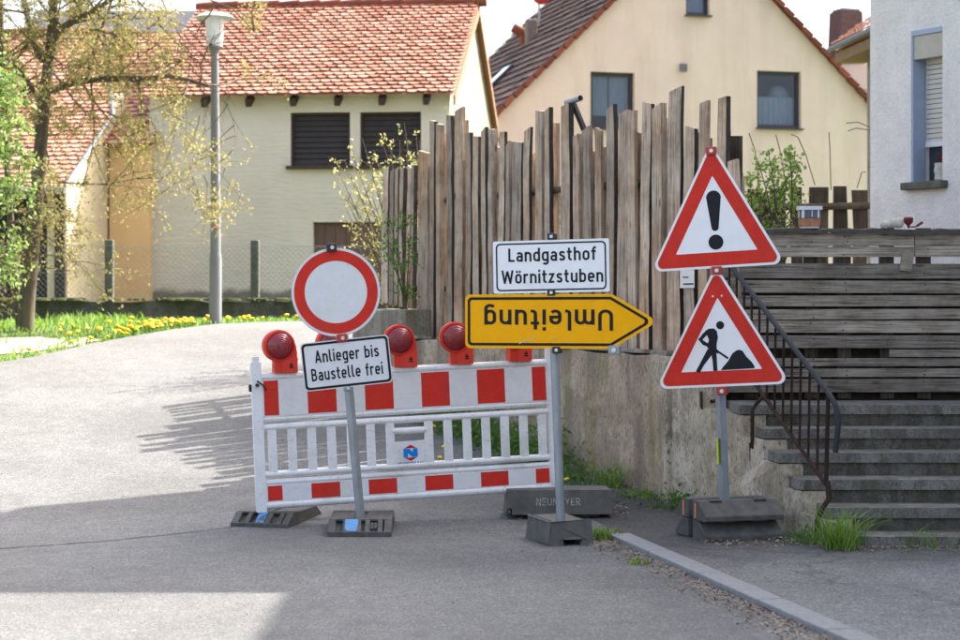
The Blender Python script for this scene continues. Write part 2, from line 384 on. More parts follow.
M['step_stone'] = stained('worn_step_stone', (0.20, 0.19, 0.17), (0.075, 0.07, 0.058), (0.28, 0.27, 0.245), moss=(0.10, 0.105, 0.05), vs=2.2, bmp=.7, streak=.5)
M['riser'] = stained('exposed_aggregate_riser', (0.16, 0.148, 0.12), (0.06, 0.055, 0.044), (0.25, 0.235, 0.20), vs=2.6, bmp=1.0, moss=(.08, .085, .04))
def barnwall():
    m, t, b, out = nodes('grey_cream_barn_render'); v = coords(t); vh = coords(t, (0.6, 0.6, 3.0))
    c = ramp(t, noise(t, v, 0.8, 6), [(0.3, (0.60, 0.545, 0.445)), (0.7, (0.72, 0.66, 0.55))])
    tc = t.nodes.new('ShaderNodeTexCoord'); sx = t.nodes.new('ShaderNodeSeparateXYZ'); t.links.new(tc.outputs['Object'], sx.inputs[0])
    ad = t.nodes.new('ShaderNodeMath'); ad.operation = 'MULTIPLY_ADD'; t.links.new(noise(t, v, 2.5, 6), ad.inputs[0]); ad.inputs[1].default_value = -0.35; t.links.new(sx.outputs[2], ad.inputs[2])
    c = mixc(t, ramp(t, ad.outputs[0], [(0.24, (1, 1, 1)), (0.34, (0, 0, 0))]), c, ramp(t, noise(t, v, 5, 8), [(0.3, (0.15, 0.13, 0.10)), (0.7, (0.24, 0.21, 0.16))]))
    t.links.new(c, b.inputs['Base Color']); b.inputs['Roughness'].default_value = 0.95; bump(t, b, noise(t, vh, 7, 5), 0.45, 0.05); return m
M['barn_wall'] = barnwall()

def wood(name, c1, c2, dark, axis='z', sc_=1.0, warm=None):
    m, t, b, out = nodes(name)
    st = {'z': (24, 24, 0.75), 'x': (0.8, 26, 26)}[axis]
    v = coords(t, st, 37.0); v0 = coords(t, (1, 1, 1), 37.0)
    g = noise(t, v, 3.2 * sc_, 8, 0.7)
    c = ramp(t, g, [(0.33, dark), (0.45, c1), (0.68, c2)])
    ck = noise(t, coords(t, {'z': (34, 34, 0.5), 'x': (0.45, 40, 40)}[axis], 51.0), 2.2, 3, 0.6)
    c = mixc(t, ramp(t, ck, [(0.30, (0.9, 0.9, 0.9)), (0.37, (0, 0, 0))]), c, k(dark, 0.6))
    c = mixc(t, ramp(t, noise(t, v0, 2.6, 6, 0.7), [(0.42, (0, 0, 0)), (0.62, (0.8, 0.8, 0.8))]), c, mixc(t, 1.0, c, (0.52, 0.50, 0.48), 'MULTIPLY'))
    if warm: c = mixc(t, ramp(t, noise(t, v0, 0.9, 4), [(0.45, (0, 0, 0)), (0.7, (0.8, 0.8, 0.8))]), c, mixc(t, 1.0, c, warm, 'MULTIPLY'))
    kn = t.nodes.new('ShaderNodeTexVoronoi'); kn.inputs['Scale'].default_value = 2.1
    t.links.new(coords(t, {'z': (3, 3, 1), 'x': (1, 3, 3)}[axis], 37.0), kn.inputs['Vector'])
    c = mixc(t, ramp(t, kn.outputs['Distance'], [(0.04, (0.85, 0.85, 0.85)), (0.11, (0, 0, 0))]), c, dark)
    oi = t.nodes.new('ShaderNodeObjectInfo')
    c = mixc(t, 1.0, c, ramp(t, oi.outputs['Random'], [(0, (0.62, 0.61, 0.60)), (1, (1.22, 1.18, 1.12))]), 'MULTIPLY')
    t.links.new(c, b.inputs['Base Color']); b.inputs['Roughness'].default_value = 0.9; b.inputs['Specular IOR Level'].default_value = 0.25
    bump(t, b, g, 0.6, 0.012); return m
M['picket'] = wood('weathered_picket', (0.45, 0.365, 0.295), (0.66, 0.565, 0.47), (0.085, 0.062, 0.045), 'z', warm=(1.08, 0.82, 0.58))
M['board'] = wood('grey_board', (0.34, 0.30, 0.255), (0.58, 0.525, 0.455), (0.07, 0.06, 0.048), 'x')
M['old_post'] = wood('dark_old_board', (0.07, 0.058, 0.045), (0.12, 0.10, 0.075), (0.03, 0.026, 0.02), 'z')
M['barkedge'] = mat('bark_edge', (0.045, 0.036, 0.03), 0.95, var=0.4, scale=25, bmp=0.6, bscale=60)

def tiles(name, stops, moss=None, mamt=(0.60, 0.66)):
    m, t, b, out = nodes(name)
    at = t.nodes.new('ShaderNodeAttribute'); at.attribute_name = 'rnd'
    c = ramp(t, at.outputs['Fac'], stops); v = coords(t)
    c = mixc(t, ramp(t, noise(t, v, 9, 6, 0.7), [(0.4, (0, 0, 0)), (0.75, (0.45, 0.45, 0.45))]), c, k(stops[0][1], 0.6))
    if moss:
        n = noise(t, coords(t, (1, 1.6, 1.6)), 3.6, 5, 0.7); c = mixc(t, ramp(t, n, [(mamt[0], (0, 0, 0)), (mamt[1], (0.9, 0.9, 0.9))]), c, moss)
    t.links.new(c, b.inputs['Base Color']); b.inputs['Roughness'].default_value = 0.9; b.inputs['Specular IOR Level'].default_value = 0.12; return m
M['tile_red'] = tiles('red_clay_tile', [(0, (0.42, 0.19, 0.13)), (0.5, (0.52, 0.265, 0.195)), (1, (0.58, 0.325, 0.25))], (0.15, 0.12, 0.022), (0.60, 0.65))
M['tile_brown'] = tiles('brown_grey_tile', [(0, (0.105, 0.085, 0.082)), (0.5, (0.17, 0.13, 0.115)), (1, (0.24, 0.17, 0.14))])
M['tile_dark'] = tiles('old_dark_tile', [(0, (0.035, 0.028, 0.026)), (0.5, (0.06, 0.045, 0.04)), (1, (0.085, 0.06, 0.052))])
M['tile_verge'] = tiles('verge_tile', [(0, (0.14, 0.045, 0.032)), (1, (0.25, 0.085, 0.052))])
M['brick_dark'] = mat('dark_brick', (0.115, 0.055, 0.05), 0.9, var=0.45, scale=9, stretch=(1, 1, 3), bmp=0.4, bscale=20)

# ------------------------------------------------------------------ lettering: constant-stroke letters
def arc(cx, cy, rx, ry, a0, a1, n=8):
    return [(cx + rx * math.cos(R(a0 + (a1 - a0) * i / n)), cy + ry * math.sin(R(a0 + (a1 - a0) * i / n))) for i in range(n + 1)]
SW = 0.15
def closed(x0, x1, y0, y1, r): return ('c', rrect(x0, x1, y0, y1, r, 5))
BOWL = closed(.075, .425, .075, .645, .17)
G = {
 'o': (.50, [BOWL]), 'ö': (.50, [BOWL, [(.14, .80), (.14, .95)], [(.36, .80), (.36, .95)]]),
 'b': (.50, [BOWL, [(.075, 0), (.075, 1)]]), 'd': (.50, [BOWL, [(.425, 0), (.425, 1)]]),
 'g': (.50, [BOWL, [(.425, .72), (.425, -.06)] + arc(.255, -.06, .17, .14, 0, -150)[1:]]),
 'a': (.48, [[(.405, 0), (.405, .48)] + arc(.24, .48, .165, .165, 0, 155)[1:], closed(.075, .405, .075, .385, .13)]),
 'n': (.50, [[(.075, 0), (.075, .72)], [(.075, .40)] + arc(.25, .47, .175, .175, 180, 0) + [(.425, 0)]]),
 'h': (.50, [[(.075, 0), (.075, 1)], [(.075, .40)] + arc(.25, .47, .175, .175, 180, 0) + [(.425, 0)]]),
 'm': (.80, [[(.075, 0), (.075, .72)], [(.075, .40)] + arc(.237, .48, .1625, .165, 180, 0) + [(.40, 0)], [(.40, .40)] + arc(.5625, .48, .1625, .165, 180, 0) + [(.725, 0)]]),
 'r': (.36, [[(.075, 0), (.075, .72)], [(.075, .40)] + arc(.25, .47, .175, .175, 180, 55)]),
 'u': (.50, [[(.425, 0), (.425, .72)], [(.075, .72), (.075, .25)] + arc(.25, .25, .175, .175, 180, 360)[1:]]),
 't': (.36, [[(.15, .95), (.15, .21)] + arc(.285, .21, .135, .135, 180, 270)[1:] + [(.34, .075)], [(.0, .645), (.34, .645)]]),
 'l': (.26, [[(.075, 1), (.075, .20)] + arc(.20, .20, .125, .125, 180, 270)[1:] + [(.25, .075)]]),
 'i': (.15, [[(.075, 0), (.075, .72)], [(.075, .84), (.075, 1)]]),
 'e': (.50, [[(.08, .36), (.425, .36), (.425, .47)] + arc(.25, .47, .175, .175, 0, 180)[1:] + [(.075, .25)] + arc(.25, .25, .175, .175, 180, 325)[1:]]),
 's': (.46, [[(.39, .56), (.33, .63), (.24, .645), (.14, .625), (.09, .53), (.12, .44), (.24, .37), (.36, .30), (.39, .2), (.34, .1), (.24, .075), (.14, .09), (.07, .17)]]),
 'z': (.44, [[(.03, .645), (.36, .645), (.07, .075), (.42, .075)]]),
 'f': (.34, [[(.15, 0), (.15, .80)] + arc(.285, .80, .135, .125, 180, 90)[1:] + [(.34, .925)], [(.0, .645), (.33, .645)]]),
 'A': (.60, [[(.06, 0), (.31, 1)], [(.29, 1), (.54, 0)], [(.14, .27), (.46, .27)]]),
 'B': (.56, [[(.075, .52), (.075, .925), (.27, .925)] + arc(.27, .7225, .17, .2025, 90, -90)[1:] + [(.075, .52)], [(.075, .52), (.075, .075), (.29, .075)] + arc(.29, .2975, .19, .2225, -90, 90)[1:] + [(.075, .52)]]),
 'L': (.46, [[(.075, 1), (.075, .075), (.46, .075)]]),
 'W': (.90, [[(.06, 1), (.25, 0)], [(.23, 0), (.45, .93)], [(.45, .93), (.67, 0)], [(.65, 0), (.84, 1)]]),
 'U': (.60, [[(.075, 1), (.075, .30)] + arc(.30, .30, .225, .225, 180, 360)[1:] + [(.525, 1)]]),
 'N': (.62, [[(.075, 0), (.075, 1)], [(.09, 1), (.53, 0)], [(.545, 0), (.545, 1)]]),
 'E': (.50, [[(.5, .925), (.075, .925), (.075, .075), (.5, .075)], [(.075, .5), (.44, .5)]]),
 'M': (.76, [[(.075, 0), (.075, 1)], [(.09, 1), (.39, .25)], [(.37, .25), (.67, 1)], [(.685, 1), (.685, 0)]]),
 'Y': (.60, [[(.05, 1), (.30, .48), (.55, 1)], [(.30, .48), (.30, 0)]]),
 'R': (.58, [[(.075, 0), (.075, .925), (.35, .925)] + arc(.35, .71, .15, .215, 90, -90)[1:] + [(.075, .495)], [(.3, .495), (.52, 0)]]),
 ' ': (.24, []),
}
def ribbon(mb, pts, wdt, y, is_closed, T, mat=0):
    n = len(pts); L = []; Rr = []
    for i in range(n):
        p = Vector(pts[i])
        a = Vector(pts[i - 1]) if (i > 0 or is_closed) else None
        b = Vector(pts[(i + 1) % n]) if (i < n - 1 or is_closed) else None
        d1 = (p - a).normalized() if a is not None else None
        d2 = (b - p).normalized() if b is not None else None
        if d1 is None: d1 = d2
        if d2 is None: d2 = d1
        n1 = Vector((-d1.y, d1.x)); n2 = Vector((-d2.y, d2.x)); mt = (n1 + n2)
        if mt.length < 1e-6: mt = n1
        mt.normalize(); sc_ = min(2.2, 1 / max(0.3, mt.dot(n1)))
        L.append(p + mt * wdt / 2 * sc_); Rr.append(p - mt * wdt / 2 * sc_)
    vs = [T(q.x, y, q.y) for q in L] + [T(q.x, y, q.y) for q in Rr]
    fs = [(i, n + i, n + (i + 1) % n, (i + 1) % n) for i in range(n if is_closed else n - 1)]
    mb.add(vs, fs, mat)
def text(mb, s, cx, z0, cap, width, y, flip=False, mat=0, gap=0.13, sw=SW):
    adv = []; x = 0
    for ch in s: adv.append(x); x += G[ch][0] + gap
    tot = x - gap; kx = width / tot
    if flip: T = lambda a, yy, c: (cx + width / 2 - a * kx, yy, z0 + cap - c * cap)
    else: T = lambda a, yy, c: (cx - width / 2 + a * kx, yy, z0 + c * cap)
    j = 0
    for ch, ax in zip(s, adv):
        for st in G[ch][1]:
            cl = st[0] == 'c'; pts = st[1] if cl else st
            ribbon(mb, [(px + ax, py) for px, py in pts], sw, y - 0.00012 * (j % 4), cl, T, mat); j += 1

# ------------------------------------------------------------------ ground, road, pavement
def gz(x, y):
    t = max(0.0, min(1.0, (y - 12.5) / 14)); return 1.3 * t * t * (3 - 2 * t)
def gridsheet(name, xs, ys, zf, m, inside=None):
    mb = MB(); nx, ny = len(xs), len(ys)
    vs = [(x, y, zf(x, y)) for y in ys for x in xs]; fs = []
    for j in range(ny - 1):
        for i in range(nx - 1):
            fs.append((j * nx + i, j * nx + i + 1, (j + 1) * nx + i + 1, (j + 1) * nx + i))
    mb.add(vs, fs); return struct(mb.build(name, m, smooth=True))
def lin(a, b, n): return [a + (b - a) * i / n for i in range(n + 1)]
gridsheet('ground', [-300, -80, -30] + lin(-20, 20, 40) + [30, 80, 300], [-60, -20, -5] + lin(0, 32, 64) + [45, 80, 400], lambda x, y: gz(x, y) - 0.05, M['ground'])
EDGE = [(-26, 12.5), (-14, 17.2), (-9, 19.4), (-5.4, 21.2), (-4.42, 23.4), (-3.63, 25.3), (-2.56, 26.6), (-1.41, 27.7), (1.0, 29.2), (5, 30.5), (14, 31.5)]
def edge_y(x):
    for (x0, y0), (x1, y1) in zip(EDGE, EDGE[1:]):
        if x0 <= x <= x1: return y0 + (y1 - y0) * (x - x0) / (x1 - x0)
    return EDGE[0][1] if x < EDGE[0][0] else EDGE[-1][1]
mb = MB(); xs = lin(-26, 14, 100); NV = 70
vs = []
for x in xs:
    ye = edge_y(x)
    for j in range(NV + 1):
        y = -6 + (ye + 6) * j / NV; vs.append((x, y, gz(x, y)))
fs = []
for i in range(len(xs) - 1):
    for j in range(NV):
        a = i * (NV + 1) + j; fs.append((a, a + NV + 1, a + NV + 2, a + 1))
mb.add(vs, fs); struct(mb.build('road', M['road'], smooth=True))
# seam in the asphalt
mb = MB()
sp = [P(-30, 551, 1867 * 1.6 / 251), P(100, 542, 1867 * 1.6 / 242), P(170, 535, 1867 * 1.6 / 235), P(245, 527, 1867 * 1.6 / 227), P(330, 520, 1867 * 1.6 / 221)]
for a, b in zip(sp, sp[1:]):
    prev = None
    for j in range(13):
        p = a.lerp(b, j / 12); p.y += rng.uniform(-.012, .012); wd = rng.uniform(.006, .017)
        q = ((p.x, p.y - wd, gz(p.x, p.y) + .004), (p.x, p.y + wd, gz(p.x, p.y) + .004))
        if prev: mb.add([prev[0], q[0], q[1], prev[1]], [(0, 1, 2, 3)])
        prev = q
struct(mb.build('road_seam', mat('tar_seam', (0.04, 0.04, 0.042), 0.8, var=.3)))
# kerb line from (0.92,12.5) towards the camera, pavement to its right
KA = Vector((0.86, 12.52)); KB = Vector((1.66, 8.79)); kd = (KB - KA).normalized(); kn = Vector((-kd.y, kd.x))   # kn points to +x
if kn.x < 0: kn = -kn
KH = 0.035
mb = MB(); t0 = 0.0; Lk = 12.0
while t0 < Lk:
    l = rng.uniform(0.85, 1.05); a = KA + kd * (t0 + 0.006); b = KA + kd * (t0 + l - 0.006)
    c = (a + b) / 2 + kn * (0.075 + rng.uniform(-.004, .004)); ang = math.atan2(kd.y, kd.x)
    mb.box((c.x, c.y, KH / 2 - 0.05), (l - .012, 0.15, KH + 0.1), Matrix.Rotation(ang, 3, 'Z')); t0 += l
struct(mb.build('kerb', M['kerb'], bevel=0.008))
mb = MB(); n = 30
pav = []
for j in range(n + 1):
    p = KA + kn * 0.153 + kd * (-2.2 + (Lk + 2.2) * j / n); pav.append(p)
rows = []
for p in pav:
    f = max(0, min(1, (p.y - 12.2) / 2.0))
    rows.append([(p.x + (9 - p.x) * i / 10, p.y, (KH - 0.004) * (1 - f) + (gz(0, p.y) + .006) * f if (i or p.y < KA.y) else gz(0, p.y) + .004) for i in range(11)])
vs = [q for r_ in rows for q in r_]
fs = [(j * 11 + i, (j + 1) * 11 + i, (j + 1) * 11 + i + 1, j * 11 + i + 1) for j in range(n) for i in range(10)]
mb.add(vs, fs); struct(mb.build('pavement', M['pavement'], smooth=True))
# garden terrace behind the retaining wall
mb = MB()
TERR = [(1.75, 14.12), (9.5, 14.12), (30, 14.12), (30, 60), (4, 60), (2.2, 27.5), (-.35, 19.6)]
mb.prism([(x, y) for x, y in TERR], 1.18, -0.2, T=lambda x, y, z: (x, z, y)); struct(mb.build('terrace', M['soil']))

mb = MB(); mb.prism([(2.02, 14.16), (30, 14.16), (30, 24), (2.6, 24)], 1.80, 0.5, T=lambda x, y, z: (x, z, y)); struct(mb.build('garden_bank', M['soil']))  # soil raised here as an added dark backing for the plank gaps
# ------------------------------------------------------------------ retaining wall, staircase, railing
WM = -0.477
def wallx(y): return 8.36 - 0.477 * y - 0.04
Cc = Vector((wallx(14.39), 14.39))
def slab_path(pts, off, ztop, zbot):  # vertical wall along a path, with thickness towards +x
    pass
tw = thing('retaining_wall', 'stained brown concrete retaining wall below the tall wooden picket fence', 'wall')
mb = MB()
ys = [14.39, 15.2, 16.2, 17.2, 18.2, 19.0]
def strip_wall(mb, ys, xf, ztop, thick=0.4, zb=-0.3, jit=0.012):
    vs = []
    for y in ys:
        x = xf(y); z = ztop(y)
        vs += [(x, y, zb), (x + rng.uniform(-jit, jit), y, z + rng.uniform(-jit, jit)), (x + thick, y + thick * 0.4, z + rng.uniform(-jit, jit)), (x + thick, y + thick * .4, zb)]
    fs = []
    for i in range(len(ys) - 1):
        a = i * 4; b = a + 4
        for q in range(4): r_ = (q + 1) % 4; fs.append((a + q, a + r_, b + r_, b + q))
    fs.append((3, 2, 1, 0)); e = (len(ys) - 1) * 4; fs.append((e, e + 1, e + 2, e + 3)); mb.add(vs, fs)
strip_wall(mb, lin(14.37, 19.0, 26), wallx, lambda y: 1.165 + (y - 14.4) * 0.008)
mb.build('lower_wall', M['old_wall'], tw, bevel=.01)
mb = MB(); strip_wall(mb, lin(18.95, 20.3, 6), lambda y: wallx(y) - 0.035, lambda y: 1.50, 0.55)
mb.build('end_block', M['block_wall'], tw, bevel=.015)
# thin coping pieces and moss along the top
mb = MB(); y = 14.45
while y < 18.8:
    l = rng.uniform(.25, .6); x = wallx(y + l / 2)
    if rng.random() < .92:
        mb.box((x + .06 + rng.uniform(-.02, .04), y + l / 2, 1.165 + (y - 14.4) * .008 + .022), (.17, l * .92, .035), Matrix.Rotation(math.atan(.477) + rng.uniform(-.04, .04), 3, 'Z') @ Matrix.Rotation(rng.uniform(-.1, .1), 3, 'Y'))
    y += l
mb.build('coping', M['block_wall'], tw, bevel=.008)

ts = thing('stone_staircase', 'wide worn grey stone staircase with pale peeling side wall', 'staircase')
STY = [11.85 + 0.30 * i for i in range(6)]
STZ = [.096, .246, .40, .555, .698, .849]
STX = [XP(p_, y_) for p_, y_ in zip((857, 825, 797, 775, 762, 738), STY)]
for i in range(6):
    xl, y0, z1 = STX[i], STY[i], STZ[i]
    dep = 0.36 if i < 5 else 0.62
    mb = MB()
    out = [(xl + .05, y0)] + [(6.2, y0), (6.2, y0 + dep), (xl, y0 + dep), (xl, y0 + .06), (xl + .015, y0 + .02)]
    mb.prism(out, z1 - .066, z1, T=lambda x, y, z: (x, z, y))
    mb.build('tread', M['step_stone'], ts, bevel=.012)
    mb = MB(); zb = -0.1
    mb.box(((xl + .07 + 6.15) / 2, y0 + .022 + .25, (zb + z1 - .068) / 2), (6.15 - xl - .07, .5, z1 - .068 - zb)); mb.build('riser', M['riser'], ts)
# cheek wall from the wall corner down to the first steps
E2_ = Vector((2.22, 12.08)); mb = MB()
prof = [(14.42, 1.15), (13.97, 1.13), (13.93, .95), (13.36, .95), (13.35, .775)]
CKX = [(12.05, 2.29), (12.15, 2.265), (12.45, 2.145), (12.75, 2.045), (13.05, 1.985), (13.35, 1.885), (14.5, 1.405)]
def ckx(y):
    for (y0, x0), (y1, x1) in zip(CKX, CKX[1:]):
        if y <= y1: return x0 + (x1 - x0) * (y - y0) / (y1 - y0)
    return CKX[-1][1]
top = [(14.42, 1.15), (14.2, 1.15), (13.98, 1.14), (13.94, .80), (13.62, .775), (13.36, .771), (13.35, .622), (13.06, .620), (13.05, .479), (12.76, .477), (12.75, .324), (12.46, .322), (12.45, .170), (12.16, .168), (12.15, .02), (12.08, .015)]
outl = [(12.08, -.2), (12.15, -.2), (12.45, -.2), (12.75, -.2), (13.05, -.2), (13.35, -.2), (14.42, -.2)] + top
outl = [(a_, b_) for a_, b_ in outl]
mb.prism(outl, 0.0, 0.16, T=lambda x, y, z: (ckx(x) + y, x, z))
mb.build('cheek_wall', M['cheek'], ts, bevel=.012)
# pilaster scar between the two walls
mb = MB(); mb.box((Cc.x - .015, 14.42, .48), (.09, .16, 1.3), Matrix.Rotation(.3, 3, 'Z')); mb.build('wall_pier', M['cheek'], ts, bevel=.02)

tr = thing('iron_railing', 'rusty iron stair railing with thin bars and grey curved handrail', 'railing')
A3 = Vector((2.275, 12.15, .985)); B3 = Vector((1.84, 13.95, 1.90))
A2 = Vector((2.265, 12.17, .385)); B2 = Vector((1.84, 13.95, 1.28))
mb = MB()
hp = [B3 + (B3 - A3) * 0.05, B3.lerp(A3, .5), A3, A3 + Vector((.022, -.07, -.06)), A3 + Vector((.035, -.10, -.13)), A3 + Vector((.035, -.10, -.21)), A3 + Vector((.025, -.09, -.32)), A3 + Vector((.02, -.085, -.37))]
mb.tube(hp, 0.0185, 10); mb.build('handrail', M['rail_grey'], tr, smooth=True)
mb = MB(); d = (B2 - A2)
mb.tube([A2, B2], .016, 6); mb.build('bottom_rail', M['rust'], tr)
for i in range(13):
    t_ = (i + .15) / 12.6
    mb = MB(); p0 = A2.lerp(B2, t_); p1 = A3.lerp(B3, t_); mb.tube([p0, p1], .0095 if i else .015, 6); mb.build('baluster', M['rust'], tr)
mb = MB(); q = A2 + Vector((.01, -.01, -.02))
mb.tube([A2 + Vector((0, 0, .03)), q + Vector((0, -.02, -.05)), q + Vector((-.05, -.03, -.12)), q + Vector((-.085, -.03, -.2)), q + Vector((-.085, -.03, -.40))], .017, 8); mb.build('post', M['rust'], tr, smooth=True)
for t_, xo in ((.60, 0), (.97, 0)):
    mb = MB(); q = A2.lerp(B2, t_); xw = ckx(q.y)
    mb.tube([q, q + Vector((-.05, -.03, -.05)), q + Vector((-.085, -.04, -.10)), q + Vector((-.085, -.04, -.36)), q + Vector((-.05, -.02, -.40)), Vector((xw + .06, q.y + .02, q.z - .41))], .014, 8)
    mb.box((xw - .006, q.y + .02, q.z - .40), (.012, .06, .13)); mb.build('wall_bracket', M['rust'], tr, smooth=True)

# ------------------------------------------------------------------ picket fence
FX = lambda y: 8.61 - 0.477 * y
def fy(px): # where the ray through column px meets the fence line
    kx = (px - 480) / F; return 8.61 / (kx + 0.477)
fa = math.atan2(-1, 0.477) ; fdir = Vector((0.477, -1)).normalized(); fnorm = Vector((-fdir.y * -1, 0))
fnorm = Vector((fdir.y, -fdir.x))   # (-.9,-.43): towards the street
tf = thing('picket_fence', 'tall weathered fence of rough uneven wooden pickets on the concrete wall', 'fence')
PK = [(386.5, 168, 8, 303), (392, 170, 6, 305), (397, 169, 6, 305), (403, 168, 6, 307), (408.5, 167, 6, 308), (413, 165, 6, 309),
 (423, 152, 12, 337), (432.5, 121, 7.5, 337), (441, 124, 7, 338), (450.5, 115, 9, 339), (459.8, 109, 9.5, 339), (469, 133, 8, 340), (478, 136, 8, 340), (486, 129, 7, 341), (493.7, 129, 8, 341), (502, 132, 8, 342), (509, 144, 7, 342), (519, 142, 13, 343), (529, 129, 9, 343), (540, 111, 11, 344), (550.5, 109, 9, 345), (566.5, 105, 14, 346), (578.5, 135, 10, 347), (588.5, 128, 11, 347), (599.8, 129, 8, 348), (610, 107, 12, 348), (622.5, 112, 12, 349), (634.5, 110, 12, 350), (646.5, 103, 13, 350), (660, 106, 14, 351), (675.5, 89, 16, 352), (691.5, 127, 13, 353), (704, 102, 12, 353), (720.5, 98, 13, 354), (735, 160, 12, 355)]
yawp = math.atan2(fdir.y, fdir.x)
for (px, py, wpx, pb) in PK:
    Y = fy(px); X = FX(Y); zt = ZP(py, Y); zb = ZP(pb, Y)
    fac = abs(fdir.x - fdir.y * (px - 480) / F) + 0.0
    th = rng.uniform(.036, .058)
    wd = max(.08, (wpx * Y / F - th * 0.45) / fac * 0.91)
    mb = MB(); h = zt - zb; N = 7; vs = []; bend = rng.uniform(-.012, .012); tap = rng.uniform(.8, 1.0)
    slant = rng.uniform(-.02, .02)
    for i in range(N + 1):
        f = i / N; z = h * f; ww = wd * (1 - (1 - tap) * f) * rng.uniform(.94, 1.05); ox = bend * math.sin(math.pi * f) * 2 + rng.uniform(-.004, .004); oy = rng.uniform(-.004, .004)
        zs = slant if i == N else 0
        vs += [(ox - ww / 2, oy - th / 2, z + zs), (ox + ww / 2, oy - th / 2 + rng.uniform(0, .008), z - zs), (ox + ww / 2 - .006, oy + th / 2, z - zs), (ox - ww / 2 + .006, oy + th / 2, z + zs)]
    fs = []; 
    for i in range(N):
        a = i * 4
        for q in range(4): r_ = (q + 1) % 4; fs.append((a + q, a + r_, a + 4 + r_, a + 4 + q))
    fs.append((3, 2, 1, 0)); e = N * 4; fs.append((e, e + 1, e + 2, e + 3))
    mb.add(vs, fs)
    if rng.random() < .8:
        for i in range(N): mb.m[i * 4 + 1] = 1; mb.m[i * 4 + 3] = 1
    lean = rng.uniform(-.02, .02) + (0.03 if px < 420 else 0)
    if px > 715 and px < 730: lean = .03
    mb.build('picket', [M['picket'], M['barkedge']], tf, (X, Y, zb), (0, lean, yawp + rng.uniform(-.07, .07)))
for (p0, p1) in zip(PK[6:], PK[7:]):  # second row of slats, added behind to close gaps and thicken the shadow
    px = (p0[0] + p1[0]) / 2; Y = fy(px); X = FX(Y); zb = ZP(p0[3], Y) + rng.uniform(-.02, .05)
    zt = ZP(max(p0[1], p1[1]), Y) - rng.uniform(.02, .22); wd = rng.uniform(.09, .15); th = .025; mb = MB(); N = 5; vs = []
    for i in range(N + 1):
        z = (zt - zb) * i / N; ww = wd * rng.uniform(.9, 1.08); ox = rng.uniform(-.006, .006); zs = rng.uniform(-.015, .015) if i == N else 0
        vs += [(ox - ww / 2, -th / 2, z + zs), (ox + ww / 2, -th / 2, z - zs), (ox + ww / 2, th / 2, z - zs), (ox - ww / 2, th / 2, z + zs)]
    fs = [(i * 4 + q, i * 4 + (q + 1) % 4, i * 4 + 4 + (q + 1) % 4, i * 4 + 4 + q) for i in range(N) for q in range(4)] + [(3, 2, 1, 0), (N * 4, N * 4 + 1, N * 4 + 2, N * 4 + 3)]
    mb.add(vs, fs); mb.build('picket', M['picket'], tf, (X - fnorm.x * .10, Y - fnorm.y * .10, zb), (0, rng.uniform(-.02, .02), yawp + rng.uniform(-.05, .05)))
for zr in (.45, 1.35):
    mb = MB(); a = Vector((FX(14.05), 14.05, 1.2 + zr)); b = Vector((FX(20.1), 20.1, 1.28 + zr)); off = Vector((-fnorm.x * .055, -fnorm.y * .055, 0))
    mb.tube([a + off, a.lerp(b, .5) + off, b + off], .032, 6); mb.build('rail', M['old_post'], tf)
for Y in (14.2, 16.2, 18.2, 20.0):
    mb = MB(); mb.box((FX(Y) - fnorm.x * .13, Y - fnorm.y * .13, 2.0), (.09, .09, 1.7)); mb.build('post', M['old_post'], tf)
# steel pipe bracket poking above the fence
tp = thing('steel_pipe_bracket', 'short shiny steel tube on a dark slanted flat bar above the pickets', 'bracket')
Yb = fy(575) + .10
mb = MB(); a = P(566.5, 102.5, Yb + .1); b = P(580.5, 98, Yb - .12); mb.tube([a, b], .026, 14, caps=False); mb.tube([b, a], .022, 14, caps=False); mb.build('tube', M['galv'], tp, smooth=True)
mb = MB(); mb.tube([P(573, 103, Yb), P(586, 134, Yb), P(589, 180, Yb + .02)], [.028, .028, .028], 4); mb.build('flat_bar', M['black_metal'], tp)
# paper notice
Yn = fy(691) ; mb = MB(); off = fnorm * .035
tn = thing('paper_notice', 'small white paper notice pinned on the pickets behind the warning signs', 'notice', (FX(Yn) + off.x, Yn + off.y, ZP(288, Yn)), (0, 0, yawp))
hn = 18 * Yn / F; wn = .21
mb.box((0, 0, hn / 2), (wn, .003, hn)); mb.build('sheet', M['paper'], tn)
mb = MB(); mb.box((0.02, -.003, hn * .22), (wn * .7, .002, hn * .08)); mb.box((-.02, -.003, hn * .6), (wn * .4, .002, hn * .06)); mb.build('printed_lines', M['sign_black'], tn)

